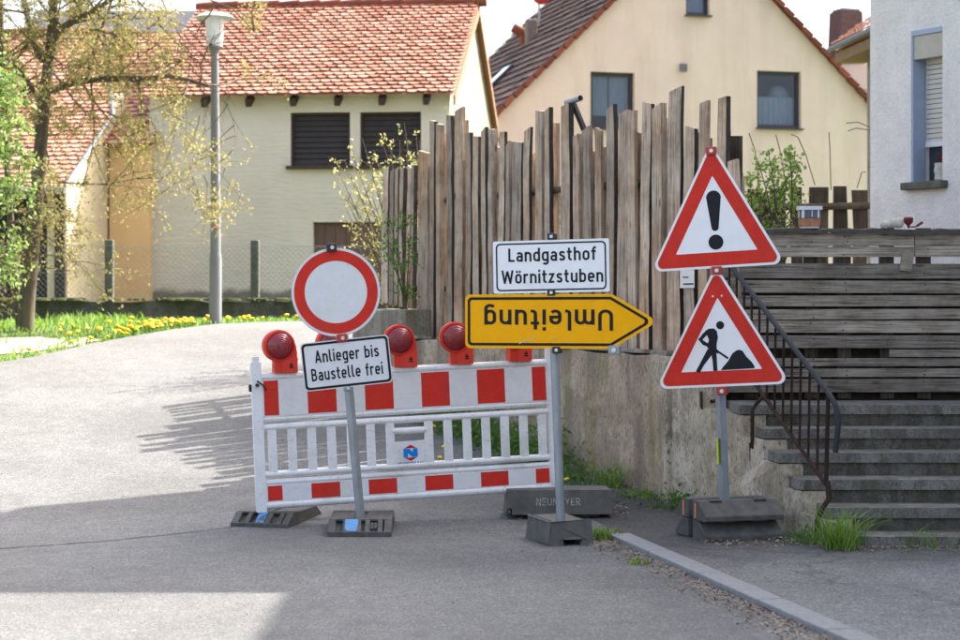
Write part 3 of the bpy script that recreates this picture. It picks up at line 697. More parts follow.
# ------------------------------------------------------------------ plank fence above the stairs
tpf = thing('plank_fence', 'grey horizontal plank fence with dark roofing felt cap above the stone steps', 'fence')
YF = 14.0
rows = [(232.5, 246.4), (246.2, 257.6), (263.5, 279), (280.5, 294), (295, 306.5), (308, 319.5), (320.3, 333.5), (335, 348.5), (357.5, 367), (368, 377), (378, 392.5)]
for i, (a, b) in enumerate(rows):
    zt, zb = ZP(a, YF), ZP(b, YF); x0, x1 = 1.80, 5.6
    segs = [(x0, x1)]
    if i in (0, 1): segs = [(x0, XP(914, YF) - .004), (XP(914, YF) + .004, x1)]
    for (sa, sb) in segs:
        mb = MB(); mb.box((0, 0, 0), (sb - sa, .03, zt - zb - rng.uniform(.004, .011)))
        for pxn in (752, 812, 845, 888, 925, 990, 1060):
            xn = XP(pxn, YF) - (sa + sb) / 2
            if abs(xn) < (sb - sa) / 2 - .03:
                for zn in [q_ for q_ in (-.022, .022) if rng.random() < .4]: mb.box((xn + rng.uniform(-.02, .02), -.0155, zn + rng.uniform(-.008, .008)), (.009, .003, .009), None, 1)
        mb.build('plank', [M['board'], M['rust']], tpf, ((sa + sb) / 2, YF + rng.uniform(-.008, .008), (zt + zb) / 2), (rng.uniform(-.10, .10), rng.uniform(-.004, .004), 0), bevel=.004)
mb = MB(); zt, zb = ZP(349.5, YF), ZP(357, YF); sa = XP(889, YF); mb.box((0, 0, 0), (5.6 - sa, .03, zt - zb)); mb.build('plank', M['board'], tpf, ((sa + 5.6) / 2, YF, (zt + zb) / 2), bevel=.004)
mb = MB(); xa, xb = XP(898, YF), XP(913, YF); mb.box((0, 0, 0), ((xb - xa) * .8, .025, .13)); mb.build('splice_board', M['board'], tpf, ((xa + xb) / 2, YF - .034, ZP(262.5, YF)), (0, .14, 0))
for px in (752, 812, 845, 888, 925, 990, 1060):
    mb = MB(); mb.box((XP(px, YF), YF + .06, 1.5), (.10, .07, 1.28)); mb.build('post', M['old_post'], tpf)
mb = MB(); n = 46; xs_ = lin(1.78, 5.65, n); vs = []
for x in xs_:
    zz = ZP(229.5, YF) + rng.uniform(-.008, .008)
    vs += [(x, YF - .075, zz - .03 + rng.uniform(-.012, .006)), (x, YF - .06, zz), (x, YF + .12, zz + .012), (x, YF + .12, zz - .02)]
fs = []
for i in range(n):
    a = i * 4
    for q in range(4): r_ = (q + 1) % 4; fs.append((a + q, a + 4 + q, a + 4 + r_, a + r_))
mb.add(vs, fs); mb.build('felt_cap', mat('roofing_felt', (.05, .045, .038), .9, var=.4, scale=15, bmp=.5), tpf)
CAPZ = ZP(229, YF) + .006
# bucket on the cap
tb = thing('plastic_tub', 'small clear plastic tub with white lid and orange brown contents on plank fence', 'tub', (XP(810, YF), YF + .03, CAPZ))
mb = MB(); mb.prism(rrect(-.075, .075, -.055, .055, .02), 0.012, .075, T=lambda x, y, z: (x * (1 + (y) * .6), z, y)); mb.build('contents', M['pot_orange'], tb, bevel=.004)
mb = MB(); mb.prism(rrect(-.079, .079, -.059, .059, .02), .077, .135, T=lambda x, y, z: (x, z, y)); mb.build('upper_wall', mat('tinted_tub_side', (.10, .12, .16), .2), tb)
mb = MB(); mb.prism(rrect(-.09, .09, -.068, .068, .02), .137, .165, T=lambda x, y, z: (x, z, y)); mb.build('lid', M['tub'], tb, bevel=.005)
mb = MB(); mb.prism(rrect(-.07, .07, -.05, .05, .02), 0, .012, T=lambda x, y, z: (x, z, y)); mb.build('foot', M['tub'], tb)
mb = MB(); mb.box((-.058, -.0625, .106), (.02, .004, .06)); mb.box((.01, -.0625, .108), (.006, .004, .05)); mb.box((.058, -.0625, .106), (.012, .004, .06)); mb.build('glint_strip', M['tub'], tb)
# row of pale stones and a little dried posy
for j, (px, r_) in enumerate(((884, .03), (889.5, .034), (894, .04), (899.5, .045))):
    mb = MB(); ph = rng.random() * 6
    pr = [(.001, -.9)] + [(math.cos(a_), math.sin(a_)) for a_ in [R(x) for x in (-65, -35, 0, 35, 65)]] + [(.001, 1)]
    mb.lathe([(a_ * r_ * (0.9 + .1 * math.sin(ph)), b_ * r_ * .95) for a_, b_ in pr], (XP(px, YF), YF + .02, CAPZ + r_ * .9), 12)
    tag(mb.build('pebble', M['stone'], smooth=True), ['small pale pebble at the left end of the pebble row on the felt cap', 'pale pebble second from the left in the row on the felt cap', 'cream rounded pebble third along the row on the felt cap', 'largest pebble beside the red flower on the felt cap'][j], 'pebble', 'pebbles on the plank fence')
tpo = thing('red_flower', 'small dark red cup shaped flower lying on the plank fence cap', 'flower', (XP(909, YF), YF + .02, CAPZ))
mb = MB(); mb.lathe([(.006, .0), (.01, .02), (.034, .045), (.038, .075), (.028, .085)], (0, 0, 0), 9); mb.build('blossom', M['petal'], tpo, smooth=True)
mb = MB(); mb.tube([(.0, 0, .012), (.05, 0, .01), (.085, -.01, .03)], .006, 6); mb.box((.085, 0, .032), (.05, .02, .018), Matrix.Rotation(-.6, 3, 'Y')); mb.build('stem', M['petal'], tpo)

# ------------------------------------------------------------------ sign helpers
class Frame:
    """a vertical plane through (bx,by) with yaw a; pixel columns/rows of the photo give sizes on it"""
    def __init__(s, px, by, a): s.bx = XP(px, by); s.by = by; s.a = a
    def at(s, px, py, yo=-.045):
        kx = (px - 480) / F; ox, oy = s.bx - yo * math.sin(s.a), s.by + yo * math.cos(s.a)
        x = (kx * oy - ox) / (math.cos(s.a) - kx * math.sin(s.a))
        Y = oy + x * math.sin(s.a); return x, ZP(py, Y)
def post_tube(t, pts, r, m, square=False):
    mb = MB()
    if square: mb.tube(pts, r * 1.2, 4)
    else: mb.tube(pts, r, 16)
    return mb.build('pole', m, t, smooth=not square)
def clamp(t, x, z, m, roll=0, s=.05, y=-.05):
    mb = MB(); mb.box((0, 0, 0), (s * 1.25, .05, s)); c = mb.build('clamp', m, t, (x, y, z), (0, roll, 0), bevel=.006)
    mb = MB(); mb.lathe([(s * .26, 0), (s * .26, .012)], (0.004, -.025, 0), 6, M=Matrix.Rotation(R(90), 3, 'X')); mb.build('bolt', M['bolt'], c)

# ---- sign post 1: round sign + plate
fr = Frame(360, 12.8, R(6))
t1 = thing('sign_post', 'leaning grey post with round red and white no vehicles sign and white plate below', 'sign', (fr.bx, fr.by, 0), (0, 0, fr.a))
x0, z0 = fr.at(360.5, 517, .02); x1, z1 = fr.at(336, 250, .02)
post_tube(t1, [(x0 + .004, .02, .03), (x0, .02, z0), (x1, .02, z1)], .026, M['galv'], True)
cx, cz = fr.at(336, 292)
pl = MB(); pl.prism(circ(0, 0, .302, 64), 0, .003)
o = pl.build('round_plate', [M['sign_white']], t1, (cx, -.035, cz), (0, R(-5), 0))
mb = MB(); mb.sheet(circ(0, 0, .285, 64), -.0015, [circ(0, 0, .213, 64)]); mb.build('red_ring', M['sign_red'], o)
mb = MB(); mb.prism(circ(0, 0, .304, 64), .003, .016, [circ(0, 0, .296, 64)]); mb.build('rim', M['sign_back'], o)
cx, cz = fr.at(346.5, 363)
pl = MB(); pl.prism(rrect(-.302, .302, -.165, .165, .03), 0, .003); o = pl.build('text_plate', M['sign_white'], t1, (cx, -.055, cz), (0, R(-6), 0))
mb = MB(); mb.sheet(rrect(-.295, .295, -.158, .158, .028), -.0015, [rrect(-.279, .279, -.142, .142, .018)]); mb.build('border', M['sign_black'], o)
mb = MB(); text(mb, 'Anlieger bis', .008, .022, .084, .436, -.002); text(mb, 'Baustelle frei', -.002, -.100, .084, .488, -.002); mb.build('lettering', M['sign_black'], o)
for (px, py, m_) in ((331.5, 247.5, 'black_metal'), (342, 338, 'red_clamp')):
    x_, z_ = fr.at(px, py); clamp(t1, x_, z_, M[m_], R(-5), .055, -.045)
x_, z_ = fr.at(347.5, 388); clamp(t1, x_, z_, M['galv'], R(-5), .045, -.03)

# ---- sign post 2: white plate + yellow arrow
fr = Frame(562, 12.2, R(-20))
t2 = thing('sign_post', 'grey round post with white inn name plate above upside down yellow detour arrow', 'sign', (fr.bx, fr.by, 0), (0, 0, fr.a))
x0, z0 = fr.at(562, 523, .02); x1, z1 = fr.at(551, 236, .02)
post_tube(t2, [(x0, .0, .1), (x1, 0, z1)], .028, M['galv'])
xa, za = fr.at(493.5, 294); xb, zb_ = fr.at(609.5, 238); cx, cz = (xa + xb) / 2, (za + zb_) / 2; hw = (xb - xa) / 2; hh = .172
pl = MB(); pl.prism(rrect(-hw, hw, -hh, hh, .012), 0, .003); o = pl.build('text_plate', M['sign_white_new'], t2, (cx, -.05, cz), (0, R(-1), 0))
mb = MB(); mb.sheet(rrect(-hw + .02, hw - .02, -hh + .015, hh - .015, .03), -.0015, [rrect(-hw + .030, hw - .030, -hh + .025, hh - .025, .022)]); mb.build('border', M['sign_black'], o)
mb = MB(); text(mb, 'Landgasthof', .01, .035, .088, .60, -.002); text(mb, 'Wörnitzstuben', .008, -.108, .088, .695, -.002); mb.build('lettering', M['sign_black'], o)
xa, za = fr.at(465.5, 348.5); xb, _ = fr.at(656, 320); xs1, _ = fr.at(612, 320); zt_ = fr.at(560, 294.5)[1]; zb_ = fr.at(560, 349)[1]
cx = xa; cz = (zt_ + zb_) / 2; hh = (zt_ - zb_) / 2; Lx = xb - xa; Sx = xs1 - xa
arrow = [(0, -hh), (Sx, -hh), (Lx + .015, 0), (Sx, hh), (0, hh)]
def rarrow(d, rc):
    p = inset(arrow, d) if d else arrow
    return roundpoly(p, rc)
pl = MB(); pl.prism(rarrow(0, .035), 0, .003); o = pl.build('arrow_plate', M['sign_yellow'], t2, (cx, -.05, cz), (0, R(-.2), 0))
mb = MB(); mb.sheet(rarrow(.018, .028), -.0015, [rarrow(.036, .016)]); mb.build('border', M['sign_black'], o)
xc_, zc_ = fr.at(583.5, 321); mb = MB(); xl_, _ = fr.at(484.5, 321); xr_, _ = fr.at(613.5, 321)
text(mb, 'Umleitung', (xl_ + xr_) / 2 - cx, -.06, .138, xr_ - xl_, -.002, flip=True, sw=.14); mb.build('lettering', M['sign_black'], o)
mb = MB()
for (qx, qz, l, an) in ((.40, -.135, .05, .5), (.47, -.115, .03, .6), (.44, -.125, .02, .2), (.70, -.13, .012, .9), (.62, -.11, .018, 0)):
    mb.box((qx, -.0018, qz), (l, .0012, .006), Matrix.Rotation(-an, 3, 'Y'))
mb.build('scratches', M['sign_back'], o)
for (px, py, m_) in ((551.5, 236.5, 'black_metal'), (551.5, 292.5, 'black_metal'), (556.5, 350, 'black_metal'), (614, 350, 'galv')):
    x_, z_ = fr.at(px, py); clamp(t2, x_, z_, M[m_], 0, .045 if px < 600 else .06, -.03)

# ---- sign post 3: two warning triangles
fr = Frame(725, 12.4, R(-18))
t3 = thing('sign_post', 'grey square post with two red bordered warning triangles beside the stairs', 'sign', (fr.bx, fr.by, 0), (0, 0, fr.a))
x0, z0 = fr.at(725, 501, .02); x1, z1 = fr.at(711, 150, .02)
post_tube(t3, [(x0, .03, .1), (x1, .03, z1)], .030, M['galv'], True)
mb = MB(); xq, zq = fr.at(720.2, 452); mb.box((xq - .024, .006, zq), (.013, .05, .17), Matrix.Rotation(-.04, 3, 'Y')); mb.build('yellow_tape', mat('yellow_tape', (.50, .55, .05), .6), t3)
def tri(mid_px, mid_py, apex_py, roll, name):
    xm, zm = fr.at(mid_px, mid_py); zt = fr.at(mid_px, apex_py)[1]
    H = zt - zm; W = .90
    T0 = [(-W / 2, 0), (W / 2, 0), (0, H + .06)]
    pl = MB(); pl.prism(roundpoly(T0, .045), 0, .003); o = pl.build(name, M['sign_white_new'], t3, (xm, -.05, zm), (0, roll, 0))
    mb = MB(); mb.sheet(roundpoly(inset(T0, .016), .035), -.0015, [roundpoly(inset(T0, .105), .004)]); mb.build('red_border', M['sign_red'], o)
    mb = MB(); mb.prism(roundpoly(T0, .045), .003, .015, [roundpoly(inset(T0, .006), .04)]); mb.build('rim', M['sign_back'], o)
    return o, H
o, H = tri(717.5, 268, 151, R(-3.2), 'triangle_plate')
mb = MB(); ex = .0
outl = [(.024, .268), (.048, .46)] + arc(0, .465, .05, .05, 0, 180, 10) + [(-.048, .46), (-.024, .268)] + arc(0, .268, .024, .022, 180, 360, 6)
mb.sheet([(a_, b_ ) for a_, b_ in outl], -.0015); mb.sheet(circ(0, .172, .050, 24), -.0015); mb.build('exclamation_mark', M['sign_black'], o)
o, H = tri(722.5, 386.5, 274, R(-3.2), 'triangle_plate')
def zz(x, y): # pictogram drawing units (zoomed view) to metres
    return ((x - 203) / 2.4625 / 150 / math.cos(R(20)) * .93, (606 - y) / 2.4625 / 150 * 1.0)
mb = MB()
def poly(pts, y=-.0015):
    q = [zz(*p) for p in pts]; ar = sum(q[i - 1][0] * q[i][1] - q[i][0] * q[i - 1][1] for i in range(len(q)))
    mb.sheet(q if ar > 0 else q[::-1], y)
hx, hz = zz(206, 456); mb.sheet(circ(hx, hz, .027, 20), -.0015)
poly([(168, 468), (178, 463), (190, 463), (197, 470), (199, 486), (195, 500), (194, 512), (178, 516), (170, 508), (176, 490)])
poly([(178, 514), (172, 512), (150, 548), (139, 566), (148, 571), (160, 552), (184, 524)], -.0017)
poly([(178, 514), (182, 540), (183, 567), (193, 567), (193, 538), (193, 511)], -.0019)
poly([(170, 468), (162, 474), (150, 489), (160, 502), (180, 510), (182, 503), (166, 495), (160, 489), (172, 478)], -.0021)
poly([(152, 484), (150, 488), (220, 540), (223, 536)], -.0023)
poly([(193, 512), (200, 520), (196, 526), (188, 516)], -.0025)
poly([(202, 566), (206, 560), (222, 543), (232, 527), (242, 520), (250, 518), (258, 521), (266, 535), (280, 550), (286, 562), (284, 565)], -.0018)
mb.build('roadworks_pictogram', M['sign_black'], o)
mb = MB()
for (qx, qz) in ((-.03, .60), (.03, .60)): mb.lathe([(.007, 0), (.007, .003)], (qx, -.0015, qz), 8, M=Matrix.Rotation(R(90), 3, 'X'))
mb.build('rivets', M['bolt'], o)
for (px, py) in ((711.5, 151), (717, 270.5), (722, 391)):
    x_, z_ = fr.at(px, py); clamp(t3, x_, z_, M['red_clamp'], R(-3), .055, -.045)

# ------------------------------------------------------------------ foot plates
def chamfer_plate(t, W_, D, Hh, blue=None, z0=0, ribs=True, name='plate', mats=None, ch=.11):
    """recycled rubber foot plate: flat top, sloped ends with open pockets between ribs"""
    mb = MB()
    prof = [(-D / 2, 0), (D / 2, 0), (D / 2, .035), (D / 2 - ch, Hh), (-D / 2 + ch, Hh), (-D / 2, .035)]
    core = [(-D / 2 + .02, 0.008), (D / 2 - .02, .008), (D / 2 - .03, .014), (D / 2 - ch - .045, Hh - .012), (-D / 2 + ch + .045, Hh - .012), (-D / 2 + .03, .014)]
    T = lambda a, b, c: (b, a, c)
    mb.prism(core[::-1], -W_ / 2 + .01, W_ / 2 - .01, T=lambda a, b, c: (b, a, c + z0))
    xs_ = [-W_ / 2 + .025, -W_ * .23, -W_ * .02, W_ * .12, W_ * .32, W_ / 2 - .025] if ribs else [-W_ / 2 + .03, W_ / 2 - .03]
    for i, x in enumerate(xs_):
        hw_ = .025 if i in (0, len(xs_) - 1) else .017
        mb.prism(prof[::-1], x - hw_, x + hw_, T=lambda a, b, c: (b, a, c + z0))
    mb.box((0, -D / 2 + .014, .0175 + z0), (W_ - .006, .03, .038)); mb.box((0, D / 2 - .014, .0175 + z0), (W_ - .006, .03, .038))
    # top slab with slots
    for ya in (-1, 1):
        mb.box((0, ya * (D / 2 - ch - .04), Hh - .004 + z0), (W_ - .004, .07, .016))
    mb.box((-W_ * .3, 0, Hh - .006 + z0), (W_ * .36, D - 2 * ch - .16, .016)); mb.box((W_ * .3, 0, Hh - .006 + z0), (W_ * .36, D - 2 * ch - .16, .016))
    o = mb.build(name, M['rubber'], t, bevel=.004)
    if blue:
        x0, x1 = blue; mb = MB()
        sl = Vector((0, ch, Hh - .035)).normalized(); n_ = Vector((0, -sl.z, sl.y))
        a_ = Vector((0, -D / 2 + .012, .037 + z0)); b_ = Vector((0, -D / 2 + ch, Hh + z0)); f_ = .004
        mb.add([a_ + Vector((x0, 0, 0)) + n_ * f_, a_ + Vector((x1, 0, 0)) + n_ * f_, b_ + Vector((x1, 0, 0)) + n_ * f_, b_ + Vector((x0, 0, 0)) + n_ * f_,
                a_ + Vector((x0, 0, 0)) - n_ * .045, a_ + Vector((x1, 0, 0)) - n_ * .045, b_ + Vector((x1, 0, 0)) - n_ * .045, b_ + Vector((x0, 0, 0)) - n_ * .045],
               [(0, 1, 2, 3), (4, 7, 6, 5), (0, 4, 5, 1), (1, 5, 6, 2), (2, 6, 7, 3), (3, 7, 4, 0)])
        mb.build('blue_mark', M['blue_paint'], t)
    # embossed cross mark
    return o
Y = 12.97; tfp = thing('rubber_foot_plate', 'black rubber foot plate with one light blue square under the leaning round sign', 'foot plate', (XP(362, Y), Y, 0), (0, 0, R(1)), 'foot plates of the signs and barrier')
chamfer_plate(tfp, .43, .76, .105, (-.10, -.012))
mb = MB(); D = .76; a_ = math.atan2(.07, .11)
for an in (0, 60, 120):
    mb.box((.095, -.76 / 2 + .06, .07), (.07, .006, .014), Matrix.Rotation(-(math.pi / 2 - a_) , 3, 'X') @ Matrix.Rotation(R(an), 3, 'Y'))
mb.build('embossed_star', M['rubber'], tfp)
Y = 13.42; tfp = thing('rubber_foot_plate', 'black rubber foot plate with narrow blue stripe under the left end of barrier', 'foot plate', (XP(277, Y), Y, 0.0), (0, 0, R(-14)), 'foot plates of the signs and barrier')
chamfer_plate(tfp, .43, .72, .10, (-.035, .03))
Y = 14.05; tfp = thing('rubber_foot_plate', 'black rubber foot plate lying behind the lettered concrete block', 'foot plate', (XP(556, Y), Y, gz(0, Y) - .02), (0, 0, R(6)), 'foot plates of the signs and barrier')
chamfer_plate(tfp, .64, .5, .15)
# triangle sign base: two stacked blocks
Y = 12.42; tst = thing('stacked_foot_plates', 'two stacked dark rubber foot plates with orange end marks under the triangle sign', 'foot plate', (XP(729, Y), Y, KH - .006), (0, 0, R(17)))
def trap_plate(z0, flipz, name):
    W_, D, Hh = .56, .50, .125
    mb = MB(); g = .035
    for side in (-1, 1):
        ya, yb = (-D / 2, -g) if side < 0 else (g, D / 2)
        if side < 0: pr = [(-D / 2, 0 if not flipz else .0), (-g, 0), (-g, Hh), (-D / 2 + .12, Hh), (-D / 2, .035)]
        else: pr = [(g, 0), (D / 2, 0), (D / 2, .035), (D / 2 - .12, Hh), (g, Hh)]
        if flipz: pr = [(a, Hh - b) for a, b in pr][::-1]
        mb.prism(pr[::-1], -W_ / 2, W_ / 2, T=lambda a, b, c: (b, a, c + z0))
    mb.box((0, 0, z0 + Hh * .55), (W_ - .12, 2 * g + .02, Hh * .7))
    for x in (-.16, .16): mb.box((x, -D / 2 + .13, z0 + (Hh if not flipz else 0) + .001), (.09, .06, .012))
    for x in (-.11, .11): mb.box((x, -D / 2 + .03, z0 + .004), (.1, .05, .02))
    mb.build(name, M['rubber'], tst, bevel=.006)
trap_plate(0, False, 'lower_plate'); trap_plate(.128, False, 'upper_plate')
mb = MB()
for yy in (-.085, .11): mb.box((-.2805, yy, .128 + .06), (.004, .022, .10))
mb.build('orange_mark', M['orange_paint'], tst)
# concrete blocks
def cblock(W_, D, Hh, t, notch, z0=0):
    mb = MB()
    out = [(-W_ / 2, 0), (notch[0], 0), (notch[0], notch[2]), (notch[1], notch[2]), (notch[1], 0), (W_ / 2, 0), (W_ / 2 - .012, Hh), (-W_ / 2 + .012, Hh)]
    mb.prism(out, -D / 2, D / 2, T=lambda x, y, z: (x, y * (1 - .08 * z / Hh), z + z0)); return mb.build('block', M['concrete_block'], t, bevel=.012)
Y = 12.38; tcb = thing('concrete_block', 'small grey concrete block holding the yellow arrow sign post', 'block', (XP(559, Y) + .0, Y, 0), (0, 0, R(18)), 'concrete base blocks')
cblock(.30, .46, .155, tcb, (-.06, .07, .04))
Y = 13.62; tcb = thing('concrete_block', 'long mossy concrete block with raised lettering under the right end of barrier', 'block', (XP(557.5, Y), Y, gz(0, Y) + .03), (0, 0, R(3)), 'concrete base blocks')
cblock(.77, .34, .175, tcb, (-.383, -.345, .05))
mb = MB(); text(mb, 'NEUMEYER', -.01, .065, .055, .32, -.172); mb.build('raised_lettering', M['block_letter'], tcb)
mb = MB(); mb.box((.1, .03, -.015), (.4, .2, .03)); mb.build('packing_slat', M['concrete_block'], tcb)

# ------------------------------------------------------------------ barrier
BY = 13.2; ba = math.atan2(.5, 2.1); broll = R(-2.4)
tba = thing('construction_barrier', 'white plastic road barrier with red and white reflective stripes and pale bars', 'barrier', (XP(264.5, BY), BY, ZP(512, BY)), (0, broll, ba))
BL = 2.14
mb = MB(); 
for x, nm in ((-.02, 0), (BL - .0, 1)):
    mb = MB(); mb.prism(rrect(x - .036, x + .036, 0, 1.06, .008), -.03, .03); 
    mb.prism(rrect(x - .024, x + .024, 1.06, 1.10, .01), -.02, .02)
    mb.build('end_post', M['plastic_white'], tba, bevel=.012, seg=3)
x0, x1 = .016, BL - .036
def hrail(z, r, name='rail', y=0):
    mb = MB(); mb.tube([(x0, y, z), (x1, y, z)], r, 12); return mb.build(name, M['plastic_white'], tba, smooth=True)
hrail(.955, .026, 'top_rail'); hrail(.655, .021); hrail(.595, .024); hrail(.262, .024); hrail(.205, .021); hrail(.045, .028, 'bottom_rail')
def panel(z0, z1, name):
    mb = MB(); mb.prism([(x0, z0), (x1, z0), (x1, z1), (x0, z1)], -.018, .018); o = mb.build(name, M['plastic_white'], tba)
    mb = MB(); mbw = MB(); u0 = x0 + .012; un = (x1 - x0 - .024) / 10; edges = [0, .5] + [.5 + i for i in range(1, 10)] + [10]
    mg = .008
    for i in range(11):
        a, b = u0 + edges[i] * un, u0 + edges[i + 1] * un
        q = [(a, z0 + mg), (b, z0 + mg), (b, z1 - mg), (a, z1 - mg)]
        (mb if i % 2 == 0 else mbw).sheet(q, -.0195 if i % 2 == 0 else -.0192)
    mb.build('red_stripes', M['sign_red'], o); mbw.build('white_foil', M['sign_white'], o)
panel(.672, .935, 'upper_panel'); panel(.068, .190, 'lower_panel')
nb = 15
for i in range(nb):
    u = .075 + i * .1415
    if i == 7: continue
    mb = MB(); mb.prism(rrect(u - .029, u + .029, .255, .605, .001, 1), -.017, .017); mb.build('bar', M['plastic_white'], tba, bevel=.012, seg=3)
up = .075 + 7 * .1415
mb = MB(); mb.tube([(up - .125, 0, .515), (up + .125, 0, .515)], .024, 10); mb.build('cross_bar', M['plastic_white'], tba, smooth=True)
mb = MB(); mb.prism([(up - .125, .26), (up + .125, .26), (up + .125, .435), (up - .125, .435)], -.014, .014); o = mb.build('logo_panel', M['plastic_white'], tba, bevel=.006)
lz = .355; s_ = .052; mb = MB(); y_ = -.0155
mb.sheet([(up - s_ * .9, lz + .034), (up + s_ * .9, lz + .034), (up, lz + .058)], y_); mb.sheet([(up - s_ * .9, lz - .034), (up, lz - .058), (up + s_ * .9, lz - .034)], y_); mb.build('logo_red', M['logo_red'], o)
mb = MB(); a = s_; h_ = .031
mb.sheet([(up - a, lz - h_), (up - a * .40, lz - h_), (up - a * .40, lz + .0), (up + a * .22, lz - h_), (up + a, lz - h_), (up + a, lz + h_), (up + a * .34, lz + h_), (up + a * .34, lz + .004), (up - a * .2, lz + h_), (up - a, lz + h_)], y_); mb.build('logo_blue', M['logo_blue'], o)
mb = MB(); text(mb, 'NEUMEYER BAU', up, .270, .021, .19, y_); mb.build('logo_lettering', mat('pale_blue_print', (.06, .16, .36), .5), o)
mb = MB(); mb.box((-.06, -.01, .88), (.03, .02, .05)); mb.lathe([(.012, 0), (.012, .05)], (-.02, -.03, .9), 8, M=Matrix.Rotation(R(90), 3, 'X')); mb.tube([(-.02, -.04, .93), (.02, -.05, .90), (.045, -.035, .86)], .006, 6); mb.build('wire_tie', M['rust'], tba)

def bworld(u, y, z):
    return Vector(tba.location) + Euler((0, broll, ba)).to_matrix() @ Vector((u, y, z))
def make_lamp():
    t = thing('warning_lamp', 'x', 'lamp', group='red warning lamps on the barrier')
    lx, lzz, lr = -.035, .19, .095
    body = [(-.075, 0), (.085, 0), (.088, .14), (.08, .19), (.06, .24), (.025, .28)] + arc(lx, lzz, .112, .112, 62, 235, 16) + [(-.075, .085)]
    mb = MB(); mb.prism(body, -.045, .045); mb.build('housing', M['plastic_red'], t, bevel=.01, seg=3)
    for sgn in (-1, 1):
        mb = MB(); pr = [(lr, 0), (lr * .97, .016), (lr * .8, .032), (lr * .5, .044), (lr * .28, .049), (lr * .27, .053), (.001, .056)]
        Mx = Matrix.Rotation(R(90 * -sgn), 3, 'X'); Mx = Matrix.Rotation(R(90), 3, 'X') if sgn < 0 else Matrix.Rotation(R(-90), 3, 'X')
        mb.lathe(pr, (0, 0, 0), 32, M=Mx); o = mb.build('lens', M['lens'], t, (lx, sgn * .046, lzz), smooth=True)
        mb = MB(); mb.lathe([(lr + .014, 0), (lr + .014, .012), (lr + .004, .016), (lr - .002, .008)], (0, 0, 0), 32, M=Mx); mb.build('bezel', M['plastic_red'], o, smooth=True)
    mb = MB(); mb.prism([(-.02, .0), (.086, .0), (.086, .10), (-.02, .10)], -.054, -.045); mb.build('battery_cover', M['plastic_red'], t, bevel=.006)
    mb = MB(); mb.sheet([(.028, .045), (.058, .045), (.043, .072)], -.0555); mb.box((.043, -.055, .036), (.03, .002, .01)); mb.build('printed_mark', M['sign_black'], t)
    return t
def copy_tree(o, parent=None):
    c = o.copy(); COL.objects.link(c)
    if parent: c.parent = parent
    for ch in list(o.children): copy_tree(ch, c)
    return c
lamp0 = make_lamp()
for i, (px, lab, rz) in enumerate(((290, 'leftmost red warning lamp on the barrier, clear of any sign', 0), (343, 'red warning lamp mostly hidden behind the white text plate on the leaning post', 0), (410, 'red warning lamp just right of the white text plate on the leaning post', 0), (466, 'red warning lamp whose right edge is cut by the yellow arrow sign', 0), (523.5, 'rightmost red warning lamp showing only its base below the yellow arrow', 0))):
    u = (XP(px, BY + .25 * (px - 257) / 150) - tba.location.x) / math.cos(ba)
    l = lamp0 if i == 0 else copy_tree(lamp0)
    l.location = bworld(u, 0, .979); l.rotation_euler = (0, broll + rng.uniform(-.03, .03), ba + rng.uniform(-.15, .15)); l['label'] = lab

# ------------------------------------------------------------------ houses
def tile_roof(mb, o, u, v, n, L, S, course=.165, tw=.18, mat_=0, lift=.03, pts=4, jit=.006, Lf=None):
    """overlapping round-tailed tiles: o = eave corner, u along the eave, v up the slope, n out"""
    o, u, v, n = Vector(o), Vector(u), Vector(v), Vector(n); nc = int(S / course) + 1; nt_ = int(L / tw) + 1
    for j in range(nc):
        s0 = j * course; s1 = min(S, s0 + course * 1.35)
        if s0 > S - .02: break
        for i in range(-1, nt_ + 1):
            a = i * tw + (tw / 2 if j % 2 else 0); b = a + tw - .006
            a = max(0, a); b = min(L if Lf is None else Lf(s0), b)
            if b - a < .02: continue
            jz = rng.uniform(0, jit); js = rng.uniform(-jit, jit) * 1.5
            lo = []
            for q in range(pts + 1):
                f = q / pts; dd = (.05 * (1 - (1 - (2 * f - 1) ** 2) ** .5)) if pts > 1 else 0
                lo.append(o + u * (a + (b - a) * f) + v * (s0 + dd + js) + n * (lift + jz))
            lob = [p - n * .022 for p in lo]
            hi = [o + u * b + v * s1 + n * .004, o + u * a + v * s1 + n * .004]
            base = lo + hi; kk = len(lo); r_ = rng.random()
            mb.add(base, [tuple(range(len(base)))], mat_, r_)
            mb.add(lo + lob, [(q, q + kk, q + 1 + kk, q + 1) for q in range(kk - 1)], mat_, r_ * .4)
